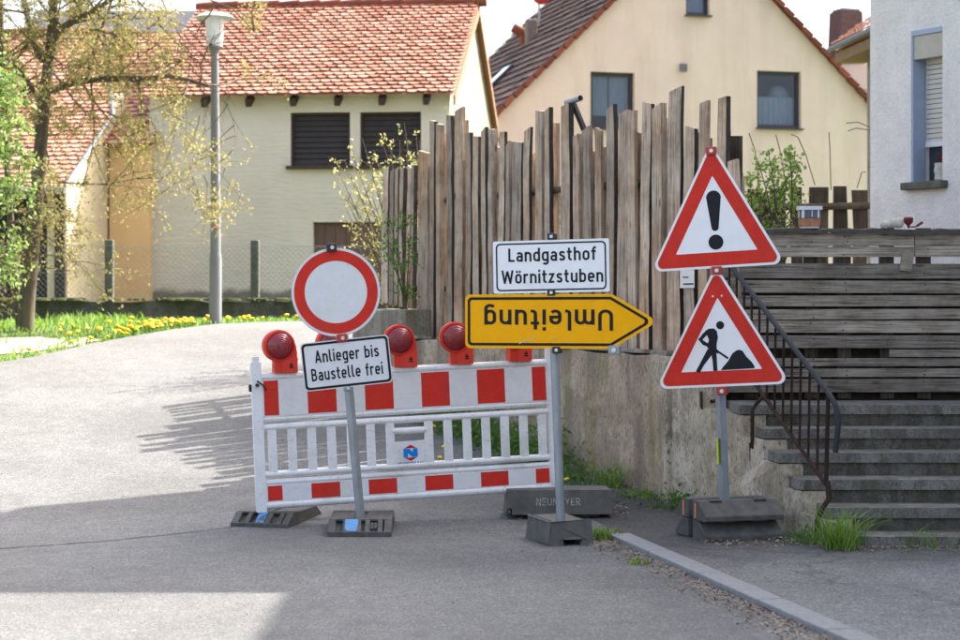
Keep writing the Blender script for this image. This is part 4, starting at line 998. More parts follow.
def window(parent, x0, x1, z0, z1, y, fw=.07, name='window', curtain=None, mull=False, frame_m=None, sill=True):
    fm = frame_m or M['dark_frame']
    mb = MB(); holes = [[(x0 + fw, z0 + fw), (x1 - fw, z0 + fw), (x1 - fw, z1 - fw), (x0 + fw, z1 - fw)]]
    if mull:
        xm = x0 + (x1 - x0) * mull; holes = [[(x0 + fw, z0 + fw), (xm - .03, z0 + fw), (xm - .03, z1 - fw), (x0 + fw, z1 - fw)], [(xm + .03, z0 + fw), (x1 - fw, z0 + fw), (x1 - fw, z1 - fw), (xm + .03, z1 - fw)]]
    mb.prism([(x0, z0), (x1, z0), (x1, z1), (x0, z1)], y, y + .07, holes); o = mb.build(name, fm, parent)
    mb = MB(); mb.prism([(x0 + fw * .9, z0 + fw * .9), (x1 - fw * .9, z0 + fw * .9), (x1 - fw * .9, z1 - fw * .9), (x0 + fw * .9, z1 - fw * .9)], y + .03, y + .04); mb.build('pane', M['glass'], o)
    if sill:
        mb = MB(); mb.box(((x0 + x1) / 2, y - .10, z0 - .02), (x1 - x0 + .06, .26, .035)); mb.build('sill', fm, o)
    if curtain:
        mb = MB()
        for (a, b, c, d) in curtain:
            nn = 24
            vs = []
            for q in range(nn + 1):
                xx = a + (b - a) * q / nn; vs += [(xx, y + .13 + .015 * math.sin(q * 1.9), c), (xx, y + .13 + .015 * math.sin(q * 1.9 + .4), d)]
            mb.add(vs, [(2 * q, 2 * q + 2, 2 * q + 3, 2 * q + 1) for q in range(nn)])
        mb.build('curtain', M['curtain'], o)
    mb = MB(); mb.box(((x0 + x1) / 2, y + .75, (z0 + z1) / 2), (x1 - x0 + .5, .02, z1 - z0 + .5)); mb.build('room_shade_panel', M['louver'], o)  # dark panel coloured to stand in for the unlit room behind the glass
    return o
class House:
    def __init__(s, t): s.t = t; s.o = Vector(t.location); s.a = t.rotation_euler.z
    def x(s, px, yl=0):   # local x of the photo column on the plane local y = yl
        kx = (px - 480) / F; c, sn = math.cos(s.a), math.sin(s.a)
        ox, oy = s.o.x - sn * yl, s.o.y + c * yl
        return (kx * oy - ox) / (c - kx * sn)
    def z(s, px, py, yl=0):
        xl = s.x(px, yl); Y = s.o.y + math.cos(s.a) * yl + math.sin(s.a) * xl
        return ZP(py, Y) - s.o.z

# --- barn
ZB = 1.3
tbn = thing('barn', 'pale rendered barn with mossy red tile roof and two dark louvred windows', 'building', (-5.75, 32.5, ZB), (0, 0, R(-6.2))); hb = House(tbn)
BW, BD = 5.27, 7.05
ez = hb.z(300, 99) ; rz = hb.z(400, 6, BD / 2); ze_wall = ez + .18
wins = []
for (a, b, c, d) in ((290.5, 350, 112.5, 166), (360, 421, 112, 166)):
    wins.append((hb.x(a), hb.x(b), hb.z(a, d), hb.z(a, c)))
dx0, dx1, dz1 = hb.x(313), hb.x(388), hb.z(340, 222)
mb = MB()
mb.prism([(0, 0), (dx0, 0), (dx0, dz1), (dx1, dz1), (dx1, 0), (BW, 0), (BW, ze_wall), (0, ze_wall)], 0, .3, [[(a, c), (b, c), (b, d), (a, d)] for a, b, c, d in wins]); mb.build('front_wall', M['barn_wall'], tbn)
pitch = (rz - ez) / (BD / 2 + .35)
gab = [(.002, 0), (BD, 0), (BD, ze_wall), (BD / 2, ze_wall + pitch * BD / 2 - .02), (.002, ze_wall)]
for xg, nm in ((BW, 'gable_wall'), (.3, 'gable_wall')):
    mb = MB(); mb.prism(gab, .0, -.3, T=lambda a, b, c, xg=xg: (xg + b - .002, a + .3 if False else a, c)); mb.build(nm, M['bright_gable'], tbn)
mb = MB(); mb.box((BW / 2, BD - .15, ze_wall / 2), (BW - .7, .3, ze_wall)); mb.build('rear_wall', M['barn_wall'], tbn)
for (a, b, c, d) in wins:
    mb = MB(); n = 9; fw = .04
    mb.prism([(a, c), (b, c), (b, d), (a, d)], .07, .14, [[(a + fw, c + fw), (b - fw, c + fw), (b - fw, d - fw), (a + fw, d - fw)]]); o = mb.build('window', M['rafter'], tbn)
    mb = MB()
    for i in range(n):
        zc = c + fw + (d - c - 2 * fw) * (i + .5) / n; mb.box(((a + b) / 2, .12, zc), (b - a - 2 * fw, .02, (d - c - 2 * fw) / n * 1.02), Matrix.Rotation(-.30, 3, 'X'))
    mb.build('louvre', M['louver'], o)
    mb = MB(); mb.box(((a + b) / 2, .02, c - .03), (b - a + .12, .28, .055)); mb.build('sill', M['rafter'], o)
mb = MB(); mb.box(((dx0 + dx1) / 2, .16, dz1 / 2), (dx1 - dx0, .08, dz1))
for i in range(7): mb.box((dx0 + (dx1 - dx0) * (i + .5) / 7, .115, dz1 / 2), ((dx1 - dx0) / 7 - .012, .012, dz1 - .04))
mb.build('door', M['brown_door'], tbn)
# roof
sl = Vector((0, 1, pitch)).normalized(); nn_ = Vector((0, -pitch, 1)).normalized()
slb = Vector((0, -1, pitch)).normalized(); nb_ = Vector((0, pitch, 1)).normalized()
S = (BD / 2 + .35) * math.sqrt(1 + pitch ** 2); OV = .12
mb = MB(); org = Vector((-.05, -.35, ez + .03))
tile_roof(mb, org, (1, 0, 0), sl, nn_, BW + .05 + OV, S, .165, .185, 0, .045, 4, .014)
mb.add([org, org + Vector((BW + .05 + OV, 0, 0)), org + Vector((BW + .05 + OV, 0, 0)) + sl * S, org + sl * S], [(0, 1, 2, 3)], 0, .05)
org2 = Vector((BW + OV, BD + .35, ez + .03)); tile_roof(mb, org2, (-1, 0, 0), slb, nb_, BW + .05 + OV, S, .33, .37, 0, .035, 2)
mb.add([org2, org2 + Vector((-BW - .05 - OV, 0, 0)), org2 + Vector((-BW - .05 - OV, 0, 0)) + slb * S, org2 + slb * S], [(0, 1, 2, 3)], 0, .05)
orf = mb.build('roof', M['tile_red'], tbn)
mb = MB(); zr_ = ez + .03 + pitch * (BD / 2 + .35) + .02; x = -.1
while x < BW + OV:
    l = .40; mb.tube([(x, BD / 2, zr_ + rng.uniform(-.01, .01)), (x + l + .03, BD / 2, zr_ + .012)], [.085, .10], 10); x += l
mb.build('ridge_tile', M['tile_verge'], orf)
for i in range(6):
    mb = MB(); xr = hb.x(208 + i * 44); mb.box((xr, -.12, ez - .0), (.10, .40, .13), Matrix.Rotation(math.atan(pitch), 3, 'X')); mb.build('rafter', M['rafter'], orf)
for side in (0, 1):
    mb = MB(); a = Vector((BW + OV - .02, -.35 if not side else BD + .35, ez - .03)); s2 = sl if not side else slb
    b = a + s2 * S; mb.prism([(0, -.14), (S, -.14), (S, 0.02), (0, .02)], 0, .03, T=lambda x, y, z, a=a, s2=s2: tuple(a + s2 * x + Vector((y, 0, z)))); mb.build('barge_board', M['barge'], orf)

# --- farm wings at left
ZL = 1.3
tl = thing('farmhouse_wing', 'red roofed farm wing with dark timber front and sunlit yellow side wall', 'building', (-6.71, 30.2, ZL), (0, 0, R(-6.2))); hl = House(tl)
LD = 11.6; lez = hl.z(40, 186); lp = .55; LW = 7.0
# right side wall, seen obliquely
mb = MB(); gab = [(0, 0), (3.4, 0), (3.4, lez + lp * 3.4), (0, lez)]
mb.prism(gab, 0, -.3, T=lambda a, b, c: (b, a, c)); mb.build('side_wall', M['bright_wall'], tl)
mb = MB(); mb.prism([(-.05, 0), (LD, 0), (LD, .22), (-.05, .22)], .03, 0.002, T=lambda a, b, c: (b, a, c)); mb.build('plinth', M['brick_plinth'], tl)
mb = MB(); mb.box((-LW / 2 - .31, .25, lez / 2), (LW, .1, lez)); 
for i in range(18): mb.box((-.32 - i * .38, .17, lez / 2), (.06, .06, lez))
mb.build('front_wall', M['dark_timber'], tl)
mb = MB(); mb.box((-.08, .02, lez / 2), (.16, .16, lez)); mb.build('corner_post', M['dark_timber'], tl)
sl = Vector((0, 1, lp)).normalized(); nn_ = Vector((0, -lp, 1)).normalized(); slb = Vector((0, -1, lp)).normalized(); S = (LD / 2 + .3) * math.sqrt(1 + lp * lp)
mb = MB(); org = Vector((-LW, -.3, lez - .05)); CUT = lambda s_: LW + .1 - max(0, s_ - 2.9) * .31
tile_roof(mb, org, (1, 0, 0), sl, nn_, LW + .1, S, .17, .19, 0, .035, 4, .012, CUT)
mb.add([org, org + Vector((LW + .1, 0, 0)), org + Vector((LW + .1, 0, 0)) + sl * 2.9, org + Vector((CUT(S), 0, 0)) + sl * S, org + sl * S], [(0, 1, 2, 3, 4)], 0, .05)
o2 = Vector((CUT(S) - LW, LD + .3, lez - .05)); mb.add([o2, o2 - Vector((CUT(S), 0, 0)), o2 - Vector((CUT(S), 0, 0)) + slb * S, o2 + slb * S], [(0, 1, 2, 3)], 0, .3)
orf = mb.build('roof', M['tile_red'], tl)
mb = MB(); mb.tube([org + Vector((CUT(q_), 0, 0)) + sl * q_ + nn_ * .03 for q_ in (0, 1.5, 2.9, 4.5, S)], .03, 6); mb.build('verge_flashing', M['flash'], orf)
mb = MB(); mb.tube([(-LW, -.38, lez - .1), (.12, -.38, lez - .1)], .06, 8); mb.build('gutter', M['flash'], tl)
mb = MB(); mb.tube([(-LW, LD / 2, lez + lp * (LD / 2 + .3) - .02), (CUT(S) - LW, LD / 2, lez + lp * (LD / 2 + .3) - .02)], .1, 8); mb.build('ridge_tile', M['tile_verge'], orf)
# second wing between that and the barn: orange wall
tl2 = thing('farmhouse_link', 'narrow apricot wall under red tiles between farm wing and barn', 'building', (-6.42, 32.4, ZL), (0, 0, R(-6.2))); h2 = House(tl2)
W2 = .72; e2 = h2.z(130, 145); D2 = 8.4; p2 = .575
mb = MB(); mb.box((W2 / 2 - .01, .15, e2 / 2 + .05), (W2, .3, e2 + .1)); mb.build('front_wall', M['orange_wall'], tl2)
mb = MB(); mb.box((W2 / 2 - .01, -.012, .13), (W2 - .004, .03, .26)); mb.build('plinth', M['brick_plinth'], tl2)
mb = MB(); sl = Vector((0, 1, p2)).normalized(); S = (D2 / 2 + .25) * math.sqrt(1 + p2 * p2); org = Vector((-1.5, -.25, e2 - .02)); W2 += 1.4
tile_roof(mb, org, (1, 0, 0), sl, nn_, W2 + .22, S, .17, .19, 0, .035, 4, .012)
mb.add([org, org + Vector((W2 + .22, 0, 0)), org + Vector((W2 + .22, 0, 0)) + sl * S, org + sl * S], [(0, 1, 2, 3)], 0, .05)
mb.build('roof', M['tile_red'], tl2)
# slate roof far behind
tsl = thing('slate_roof_house', 'far house with dark slate roof rising behind the red farm roofs', 'building', (XP(12, 50), 50, 1.3)); hs = House(tsl)
W3 = 5.2; e3, r3 = 6.4, 8.6
mb = MB(); mb.box((W3 / 2, 3.5, e3 / 2), (W3, 7, e3)); mb.build('wall', M['cream'], tsl)
mb = MB(); mb.prism([(-.3, e3 - .2), (3.5, r3), (7.3, e3 - .2)], -.2, W3 + .2, T=lambda a, b, c: (b, a, c)); mb.build('roof', M['slate'], tsl)

# --- cream house
tch = thing('cream_house', 'cream gabled house with dark framed windows and brown tiled roof', 'house', (XP(497, 42), 42, 1.25), (0, 0, R(15.8))); hc = House(tch)
zE = hc.z(497, 112); xap = hc.x(698); zap = hc.z(698, -84); xR = 2 * xap; CD = 9.4
wl = [(590.5, 634.5, 72, 128), (757, 801, 71, 128), (686, 709.5, -16, 15)]
hol = []
for a, b, c, d in wl: hol.append((hc.x(a), hc.x(b), hc.z((a + b) / 2, d), hc.z((a + b) / 2, c)))
mb = MB(); mb.prism([(0, 0), (xR, 0), (xR, zE), (xap, zap - .12), (0, zE)], 0, .35, [[(a, c), (b, c), (b, d), (a, d)] for a, b, c, d in hol]); mb.build('gable_wall', M['cream'], tch)
mb = MB(); mb.box((.15, CD / 2 + .3, zE / 2), (.3, CD - .6, zE)); mb.box((xR - .15, CD / 2 + .3, zE / 2), (.3, CD - .6, zE)); mb.box((xR / 2, CD, zE / 2), (xR, .3, zE)); mb.build('side_walls', M['cream'], tch)
for i, (a, b, c, d) in enumerate(hol):
    w_ = b - a
    cu = [None, None, None]
    if i == 0: cur = [(a + .05, a + w_ * .47, c + .3, d - .08), (a + w_ * .5, b - .06, c + .3, d - .08)]
    elif i == 1: cur = [(a + .05, b - .05, c + .1, c + (d - c) * .56)]
    else: cur = [(a + .05, b - .05, c + .1, d - .1)]
    window(tch, a, b, c, d, .12, .085 if i < 2 else .07, curtain=cur, mull=0)
a, b, c, d = hol[1]; mb = MB(); mb.lathe([(.02, -.26)] + [(.27 * math.cos(R(x_)), .27 * math.sin(R(x_))) for x_ in range(-75, 76, 15)] + [(.02, .26)], (a + (b - a) * .72, .62, c + (d - c) * .6), 18); mb.build('paper_lamp', M['curtain'], tch, smooth=True)
vx, vz = hc.x(683), hc.z(683, 67.5); mb = MB(); mb.box((vx, -.03, vz), (.17, .06, .17))
for i in range(4): mb.box((vx, -.065, vz - .06 + i * .04), (.15, .012, .012))
mb.build('wall_vent', M['flash'], tch)
cp = (zap - zE) / xap
lenS = math.hypot(xap + .35, cp * (xap + .35))
vL = Vector((1, 0, cp)).normalized(); nL = Vector((-cp, 0, 1)).normalized(); vR = Vector((-1, 0, cp)).normalized(); nR = Vector((cp, 0, 1)).normalized()
mb = MB(); oL = Vector((-.35, CD + .25, zE - cp * .35)); tile_roof(mb, oL, (0, -1, 0), vL, nL, CD + .35, lenS, .33, .26, 0, .06, 2, .015)
mb.add([oL, oL + Vector((0, -CD - .35, 0)), oL + Vector((0, -CD - .35, 0)) + vL * lenS, oL + vL * lenS], [(0, 1, 2, 3)], 0, .1)
oR = Vector((xR + .35, -.1, zE - cp * .35)); tile_roof(mb, oR, (0, 1, 0), vR, nR, CD + .35, lenS, .33, .26, 0, .06, 2, .015)
mb.add([oR, oR + Vector((0, CD + .35, 0)), oR + Vector((0, CD + .35, 0)) + vR * lenS, oR + vR * lenS], [(0, 1, 2, 3)], 0, .1)
orf = mb.build('roof', M['tile_brown'], tch)
for (o0, v0) in ((Vector((-.35, -.12, zE - cp * .35)), vL), (Vector((xR + .35, -.12, zE - cp * .35)), vR)):
    mb = MB(); q = 0
    while q < lenS:
        l = .33; c_ = o0 + v0 * (q + l / 2)
        ang = math.atan2(v0.z, v0.x); mb.box(c_ + Vector((0, 0, .0)), (l * .90, .13, .11), Matrix.Rotation(-ang, 3, 'Y') @ Matrix.Rotation(-.08 if v0.x > 0 else -.08, 3, 'Y')); q += l
    mb.build('verge_tile', M['tile_verge'], orf)
def on_left_roof(px, py):   # local point on the left roof plane under a photo pixel
    Rm = Matrix.Rotation(tch.rotation_euler.z, 3, 'Z').transposed(); c0 = Rm @ (Vector((0, 0, CZ)) - Vector(tch.location)); d_ = Rm @ Vector(((px - 480) / F, 1, (HY - py) / F))
    tt = (oL - c0).dot(nL) / d_.dot(nL); return c0 + d_ * tt
q = on_left_roof(499, 82); mb = MB(); mt = Matrix((vL.cross(nL), vL, nL)).transposed()
mb.box(q + nL * .09, (.62, .95, .08), mt); so = mb.build('skylight', M['dark_frame'], orf)
mb = MB(); mb.box(q + nL * .135, (.5, .82, .012), mt); mb.build('pane', mat('skylight_glass', (.35, .42, .5), .08, .6), so)
q = on_left_roof(524, 44); mb = MB(); mb.tube([q - Vector((0, 0, .1)), q + Vector((0, 0, .30))], .12, 10); mb.tube([q + Vector((-.05, 0, .30)), q + Vector((-.30, 0, .42))], .13, 10); mb.build('vent_cowl', M['tile_verge'], orf, smooth=True)
q = on_left_roof(531, 42); mb = MB(); mb.box(q + Vector((0, 0, .2)), (.28, .28, .75)); mb.build('flue', mat('pale_flue', (.17, .145, .125), .9), orf, bevel=.03)
q = on_left_roof(539, 26); mb = MB(); mb.tube([q - Vector((0, 0, .1)), q + Vector((0, 0, 1.6))], .03, 8); ma = mb.build('aerial_mast', M['galv'], orf)
mb = MB(); mb.lathe([(.02, 0), (.2, .04), (.38, .12), (.40, .14)], q + Vector((-.05, -.1, .95)), 18, M=Matrix.Rotation(R(100), 3, 'X') @ Matrix.Rotation(.4, 3, 'Y')); mb.build('satellite_dish', M['red_clamp'], ma, smooth=True)

# --- far house with chimney and a nearer eave behind the white house
tfh = thing('far_house', 'far brown roofed house with broad dark brick chimney behind the cream house', 'house', (XP(800, 60), 60, 1.3), (0, 0, R(20)))
hf = House(tfh); ze = hf.z(870, 85); zr = hf.z(845, 32)
mb = MB(); mb.box((6, 4.5, ze / 2), (12, 8, ze)); mb.build('wall', M['cream'], tfh)
mb = MB(); sl = Vector((0, 1, (zr - ze) / 4.3)).normalized(); nn2 = Vector((0, -(zr - ze) / 4.3, 1)).normalized(); S = math.hypot(4.8, (zr - ze) * 4.8 / 4.3)
tile_roof(mb, Vector((-.5, 0, ze - .3)), (1, 0, 0), sl, nn2, 13, S, .33, .3, 0, .05, 2)
mb.prism([(-.2, ze - .35), (4.6, zr - .05), (9.4, ze - .35)], -.5, 12.5, T=lambda a, b, c: (b, a, c)); mb.build('roof', M['tile_dark'], tfh)
cx0, cx1 = hf.x(834, 4), hf.x(857, 4); zt = hf.z(845, 12, 4)
mb = MB(); mb.prism([(cx0 - .1, zr - 1.6), (cx1 + .1, zr - 1.6), (cx1 - .02, zt), (cx0 + .05, zt)], 3.6, 4.4); oc = mb.build('chimney', M['brick_dark'], tfh)
mb = MB(); mb.box(((cx0 + cx1) / 2 + .02, 4.0, zt + .05), ((cx1 - cx0) * .8, .7, .10)); mb.build('chimney_cap', M['flash'], oc, bevel=.03)
mb = MB(); cc = (cx0 + cx1) / 2; mb.tube([(cc, 4, zt), (cc, 4, zt + 1.2)], .012, 6); mb.tube([(cc, 4, zt + .15), (cc + 1.4, 4, zt + .75)], .01, 6); mb.build('aerial', M['wire'], oc)
teh = thing('outbuilding', 'small outbuilding with orange tiled eave and metal gutter beside the white house', 'building', (XP(836, 31), 31, 1.25), (0, 0, R(-84)))
zg0 = ZP(50, 31) - 1.25
mb = MB(); mb.box((2.0, 2.3, zg0 / 2 - .1), (3.8, 3.6, zg0 - .2)); mb.build('wall', M['bright_gable'], teh)
mb = MB(); sl = Vector((0, 1, .72)).normalized(); tile_roof(mb, Vector((-.1, -.05, zg0 + .08)), (1, 0, 0), sl, Vector((0, -.72, 1)).normalized(), 4.2, 2.9, .17, .19, 0, .04, 4)
mb.prism([(0, zg0), (2.1, zg0 + 1.48), (4.2, zg0)], -.1, 4.1, T=lambda a, b, c: (b, a, c)); mb.build('roof', M['tile_red'], teh)
mb = MB(); mb.tube([(-.12, -.08, zg0 + .02), (4.1, -.08, zg0 + .05)], .045, 10); mb.build('gutter', M['flash'], teh, smooth=True)
mb = MB(); mb.box((2.0, .25, zg0 - .13), (4.1, .5, .16)); mb.build('soffit', M['barge'], teh)

# --- white house on the right (gable to the street) and its neighbour, whose shadows cross the road
yw = math.atan2(-.85, .525); twh = thing('white_house', 'dirty white roughcast house with blue framed narrow window and half lowered shutter', 'house', (3.97, 19.0, .6), (0, 0, yw)); hw_ = House(twh)
GW, GD, GE, GA = 4.2, 8.0, 7.8, 10.8
wa, wb = hw_.x(911.5), hw_.x(942.5); zb0, zt0 = hw_.z(925, 182), hw_.z(925, 29)
z_sh = hw_.z(930, 57)
hole = [(wa + .018, zb0), (wb, zb0), (wb, zt0 - .05), (wa + .018, zt0 - .05)]
mb = MB(); mb.prism([(0, 0), (GW, 0), (GW, GE), (GW / 2, GA), (0, GE)], 0, .35, [hole]); mb.build('gable_wall', M['white_house'], twh)
mb = MB(); mb.box((.15, GD / 2 + .2, GE / 2), (.3, GD - .3, GE)); mb.box((GW - .15, GD / 2 + .2, GE / 2), (.3, GD - .3, GE)); mb.box((GW / 2, GD, GE / 2), (GW - .62, .3, GE)); mb.build('side_walls', M['white_house'], twh)
mb = MB(); 
for s0, s1 in ((0, 1), (1, 0)):
    a = Vector((-.12 if s0 == 0 else GW + .25, 0, GE - (.15 if s0 == 0 else .3))); b = Vector((GW / 2, 0, GA + .03))
    mb.add([a + Vector((0, -.15, 0)), b + Vector((0, -.15, 0)), b + Vector((0, GD + .3, 0)), a + Vector((0, GD + .3, 0)), a + Vector((0, -.15, .12)), b + Vector((0, -.15, .12)), b + Vector((0, GD + .3, .12)), a + Vector((0, GD + .3, .12))], [(0, 1, 2, 3), (7, 6, 5, 4), (0, 4, 5, 1), (1, 5, 6, 2), (2, 6, 7, 3), (3, 7, 4, 0)])
mb.build('roof', M['tile_red'], twh)
wn = MB(); 
rec = .17
wn.prism([(wa, zb0 - .0), (wa + .016, zb0), (wa + .016, zt0 - .048), (wb - .002, zt0 - .048), (wb - .002, zt0), (wa, zt0)], -.006, 0.001)
wn.box((wa + .022, rec / 2 + .002, (zb0 + zt0 - .05) / 2), (.006, rec, zt0 - zb0 - .052)); ow = wn.build('window', M['blue_trim'], twh)
mb = MB(); mb.box(((wa + wb) / 2 + .012, .085, (z_sh + zt0 - .055) / 2), (wb - wa - .03, .15, zt0 - .055 - z_sh)); mb.build('shutter_box', M['shutter_box'], ow)
mb = MB(); zs0 = hw_.z(934, 143, rec); ns = 17; xs0 = wa + .03
for i in range(ns):
    zc = zs0 + (z_sh - zs0) * (i + .5) / ns; mb.box(((xs0 + wb) / 2, rec, zc), (wb - xs0 - .004, .016, (z_sh - zs0) / ns * .84), Matrix.Rotation(.2, 3, 'X'))
mb.build('roller_shutter', M['shutter'], ow)
mb = MB(); mb.box(((xs0 + wb) / 2, rec + .024, (zs0 + z_sh) / 2), (wb - xs0 - .004, .01, z_sh - zs0)); mb.build('shutter_backing', M['louver'], ow)
mb = MB(); mb.box(((xs0 + wb) / 2, rec + .0, zs0 - .012), (wb - xs0 - .006, .03, .05)); mb.build('shutter_end_rail', M['tub'], ow)
mb = MB(); mb.box(((xs0 + wb) / 2, rec + .05, (zb0 + zs0) / 2), (wb - xs0, .012, zs0 - zb0)); mb.build('pane', mat('dark_pane', (.04, .05, .07), .08), ow)
mb = MB(); mb.box(((wa + wb) / 2 + .0, .06, zb0 - .035), (wb - wa + .14, .30, .075)); mb.build('sill', M['post_concrete'], ow, bevel=.01)
tv = thing('plant_pot', 'pale ribbed pot with dried plant on the white house window sill', 'plant pot', twh.matrix_basis @ Vector((wb - .10, .09, zb0 + .002)), (0, 0, yw))
mb = MB(); mb.lathe([(.055, 0), (.07, .02), (.065, .07), (.075, .10), (.066, .15), (.07, .18)], (0, 0, 0), 14); mb.build('pot', M['stone'], tv, smooth=True)
mb = MB()
for i in range(14):
    a = rng.random() * 6.28; mb.tube([(0, 0, .16), (.03 * math.cos(a), .03 * math.sin(a), .21), (.06 * math.cos(a), .06 * math.sin(a), .22 + rng.random() * .06)], .006, 4)
mb.build('dried_plant', M['petal'], tv)
tnb = thing('neighbour_house', 'plain white house to the right of the stairs outside the frame', 'house', (6.15, 2.0, 0))
mb = MB(); mb.prism([(0, 0), (9, 0), (9, 8.0), (4.5, 11.3), (0, 8.0)], 0, 13.2); mb.build('wall', M['white_house'], tnb)
mb = MB(); mb.prism([(-.3, 7.8), (4.5, 11.4), (9.3, 7.8), (9.3, 8.0), (4.5, 11.65), (-.3, 8.0)], -.3, 13.3); mb.build('roof', M['tile_red'], tnb)

# ------------------------------------------------------------------ small dark fence behind, low wall with chain link fence
tdf = thing('dark_board_fence', 'dark weathered board fence with gaps below the cream house', 'fence')
YD = 20.5
for (a, b, top) in ((729, 741, 160), (748, 762, 189), (770, 786, 188), (791, 802, 187), (809, 828, 187), (833, 847, 186), (853, 867, 190), (742, 747, 205), (762, 769, 195), (872, 890, 188)):
    mb = MB(); xa, xb = XP(a, YD), XP(b, YD); zt = ZP(top, YD); nn = 4; vs = []
    for i in range(nn + 1):
        z = 1.1 + (zt - 1.1) * i / nn; j1, j2 = rng.uniform(-.012, .012), rng.uniform(-.012, .012)
        vs += [(xa + j1, YD, z), (xb + j2, YD, z), (xb + j2, YD + .04, z), (xa + j1, YD + .04, z)]
    fs = [(i * 4 + q, i * 4 + (q + 1) % 4, i * 4 + 4 + (q + 1) % 4, i * 4 + 4 + q) for i in range(nn) for q in range(4)] + [(nn * 4, nn * 4 + 1, nn * 4 + 2, nn * 4 + 3)]
    mb.add(vs, fs); mb.build('board', M['old_post'] if a > 741 else M['picket'], tdf)
mb = MB(); mb.tube([P(728, 205, YD - .04), P(800, 207, YD - .05), P(890, 205, YD - .04)], .04, 7); mb.build('rail', M['old_post'], tdf, smooth=True)

tlw = thing('low_garden_wall', 'low mossy concrete wall behind the dandelion verge', 'wall')
LWP = [(-14, 28.0), (-6.5, 28.4), (0.6, 28.9)]
mb = MB()
for (xa, ya), (xb, yb) in zip(LWP, LWP[1:]):
    nn = 24; vs = []
    for i in range(nn + 1):
        f = i / nn; x = xa + (xb - xa) * f; y = ya + (yb - ya) * f; z = 1.3 + .29 + rng.uniform(-.03, .03)
        vs += [(x, y, .9), (x, y + rng.uniform(-.015, .015), z), (x, y + .25, z), (x, y + .25, .9)]
    mb.add(vs, [(i * 4 + q, i * 4 + (q + 1) % 4, i * 4 + 4 + (q + 1) % 4, i * 4 + 4 + q) for i in range(nn) for q in range(4)])
mb.build('wall_body', M['low_wall'], tlw)
mb = MB()
for i in range(170):
    f = rng.random(); x = -9 + 9.6 * f; y = 28.25 + .07 * (x + 6.5) + .05; s_ = rng.uniform(.04, .13)
    mb.lathe([(s_, -.01), (s_ * .8, .02), (s_ * .3, .035)], (x, y + rng.uniform(-.04, .12), 1.3 + .30), 7)
mb.build('moss_cushion', mat('moss', (.045, .055, .012), 1, var=.4, scale=20, bmp=.6), tlw, smooth=True)
tcl = thing('chain_link_fence', 'thin grey chain link fence on dark concrete posts above the low wall', 'fence')
def wl_y(x): return 28.45 + (x + 6.5) * .07 + .1
zf0, zf1 = 1.60, 2.43
for px in (108, 253, -60, 400):
    x = XP(px, 28.5); mb = MB(); mb.box((x, wl_y(x), (1.5 + 2.5) / 2), (.13, .12, 1.05)); mb.build('post', M['post_concrete'], tcl, bevel=.02)
mb = MB(); xs0, xs1 = -8.2, .1; dd = .085; hgt = zf1 - zf0
def wire(p, q, r_=.0022):
    p, q = Vector(p), Vector(q); d_ = (q - p).normalized(); a_ = d_.cross(Vector((0, 1, 0))).normalized() * r_; b_ = Vector((0, r_, 0))
    vs = [p + a_, p - a_ * .5 + b_, p - a_ * .5 - b_, q + a_, q - a_ * .5 + b_, q - a_ * .5 - b_]; mb.add(vs, [(0, 1, 4, 3), (1, 2, 5, 4), (2, 0, 3, 5)])
x = xs0 - hgt
while x < xs1:
    for sgn in (1, -1):
        a = (x, zf0) if sgn > 0 else (x + hgt, zf0); b = (x + hgt, zf1) if sgn > 0 else (x, zf1)
        wire((a[0], wl_y(a[0]) - .07 + .003 * sgn, a[1]), (b[0], wl_y(b[0]) - .07 + .003 * sgn, b[1]))
    x += dd
for z in (zf0, (zf0 + zf1) / 2, zf1): wire((xs0, wl_y(xs0) - .075, z), (xs1, wl_y(xs1) - .075, z), .004)
mb.build('wire_mesh', M['wire'], tcl)

# ------------------------------------------------------------------ street lamp
YL = 25.6; tsp = thing('street_lamp', 'tall grey street lamp with white mushroom cap and frosted glass', 'street lamp', (XP(215.5, YL), YL, gz(0, YL)))
gl = gz(0, YL); zc = lambda py: ZP(py, YL) - gl
mb = MB(); mb.tube([(0, 0, -.1), (0, 0, zc(200)), (-.01, 0, zc(52))], [.082, .068, .052], 16); mb.lathe([(.085, 0), (.085, .9), (.078, .95)], (0, 0, 0), 16); mb.build('pole', M['lamp_pole'], tsp, smooth=True)
mb = MB(); mb.lathe([(.05, zc(54)), (.07, zc(50)), (.11, zc(47.2)), (.11, zc(46.2))], (-.01, 0, 0), 18); mb.build('collar', M['lamp_pole'], tsp, smooth=True)
mb = MB(); mb.lathe([(.105, zc(46.2)), (.115, zc(40)), (.125, zc(25)), (.128, zc(17.5))], (-.01, 0, 0), 22); og = mb.build('glass_shade', M['frost'], tsp, smooth=True)
mb = MB(); mb.lathe([(.04, zc(45)), (.045, zc(35)), (.03, zc(30))], (-.01, 0, 0), 12); mb.build('bulb', M['lamp_white'], og, smooth=True)
mb = MB(); mb.lathe([(.268, zc(18.2)), (.272, zc(17.6)), (.22, zc(15)), (.14, zc(12.8)), (.05, zc(12)), (.01, zc(11.8))], (-.01, 0, 0), 28); mb.build('cap', M['lamp_white'], tsp, smooth=True)
mb = MB(); mb.box((.012, -.0745, zc(227)), (.05, .008, .055)); mb.build('sticker', M['sign_red'], tsp); 
mb = MB(); mb.box((.012, -.0755, zc(227)), (.045, .009, .014)); mb.build('sticker', M['sign_white'], tsp)

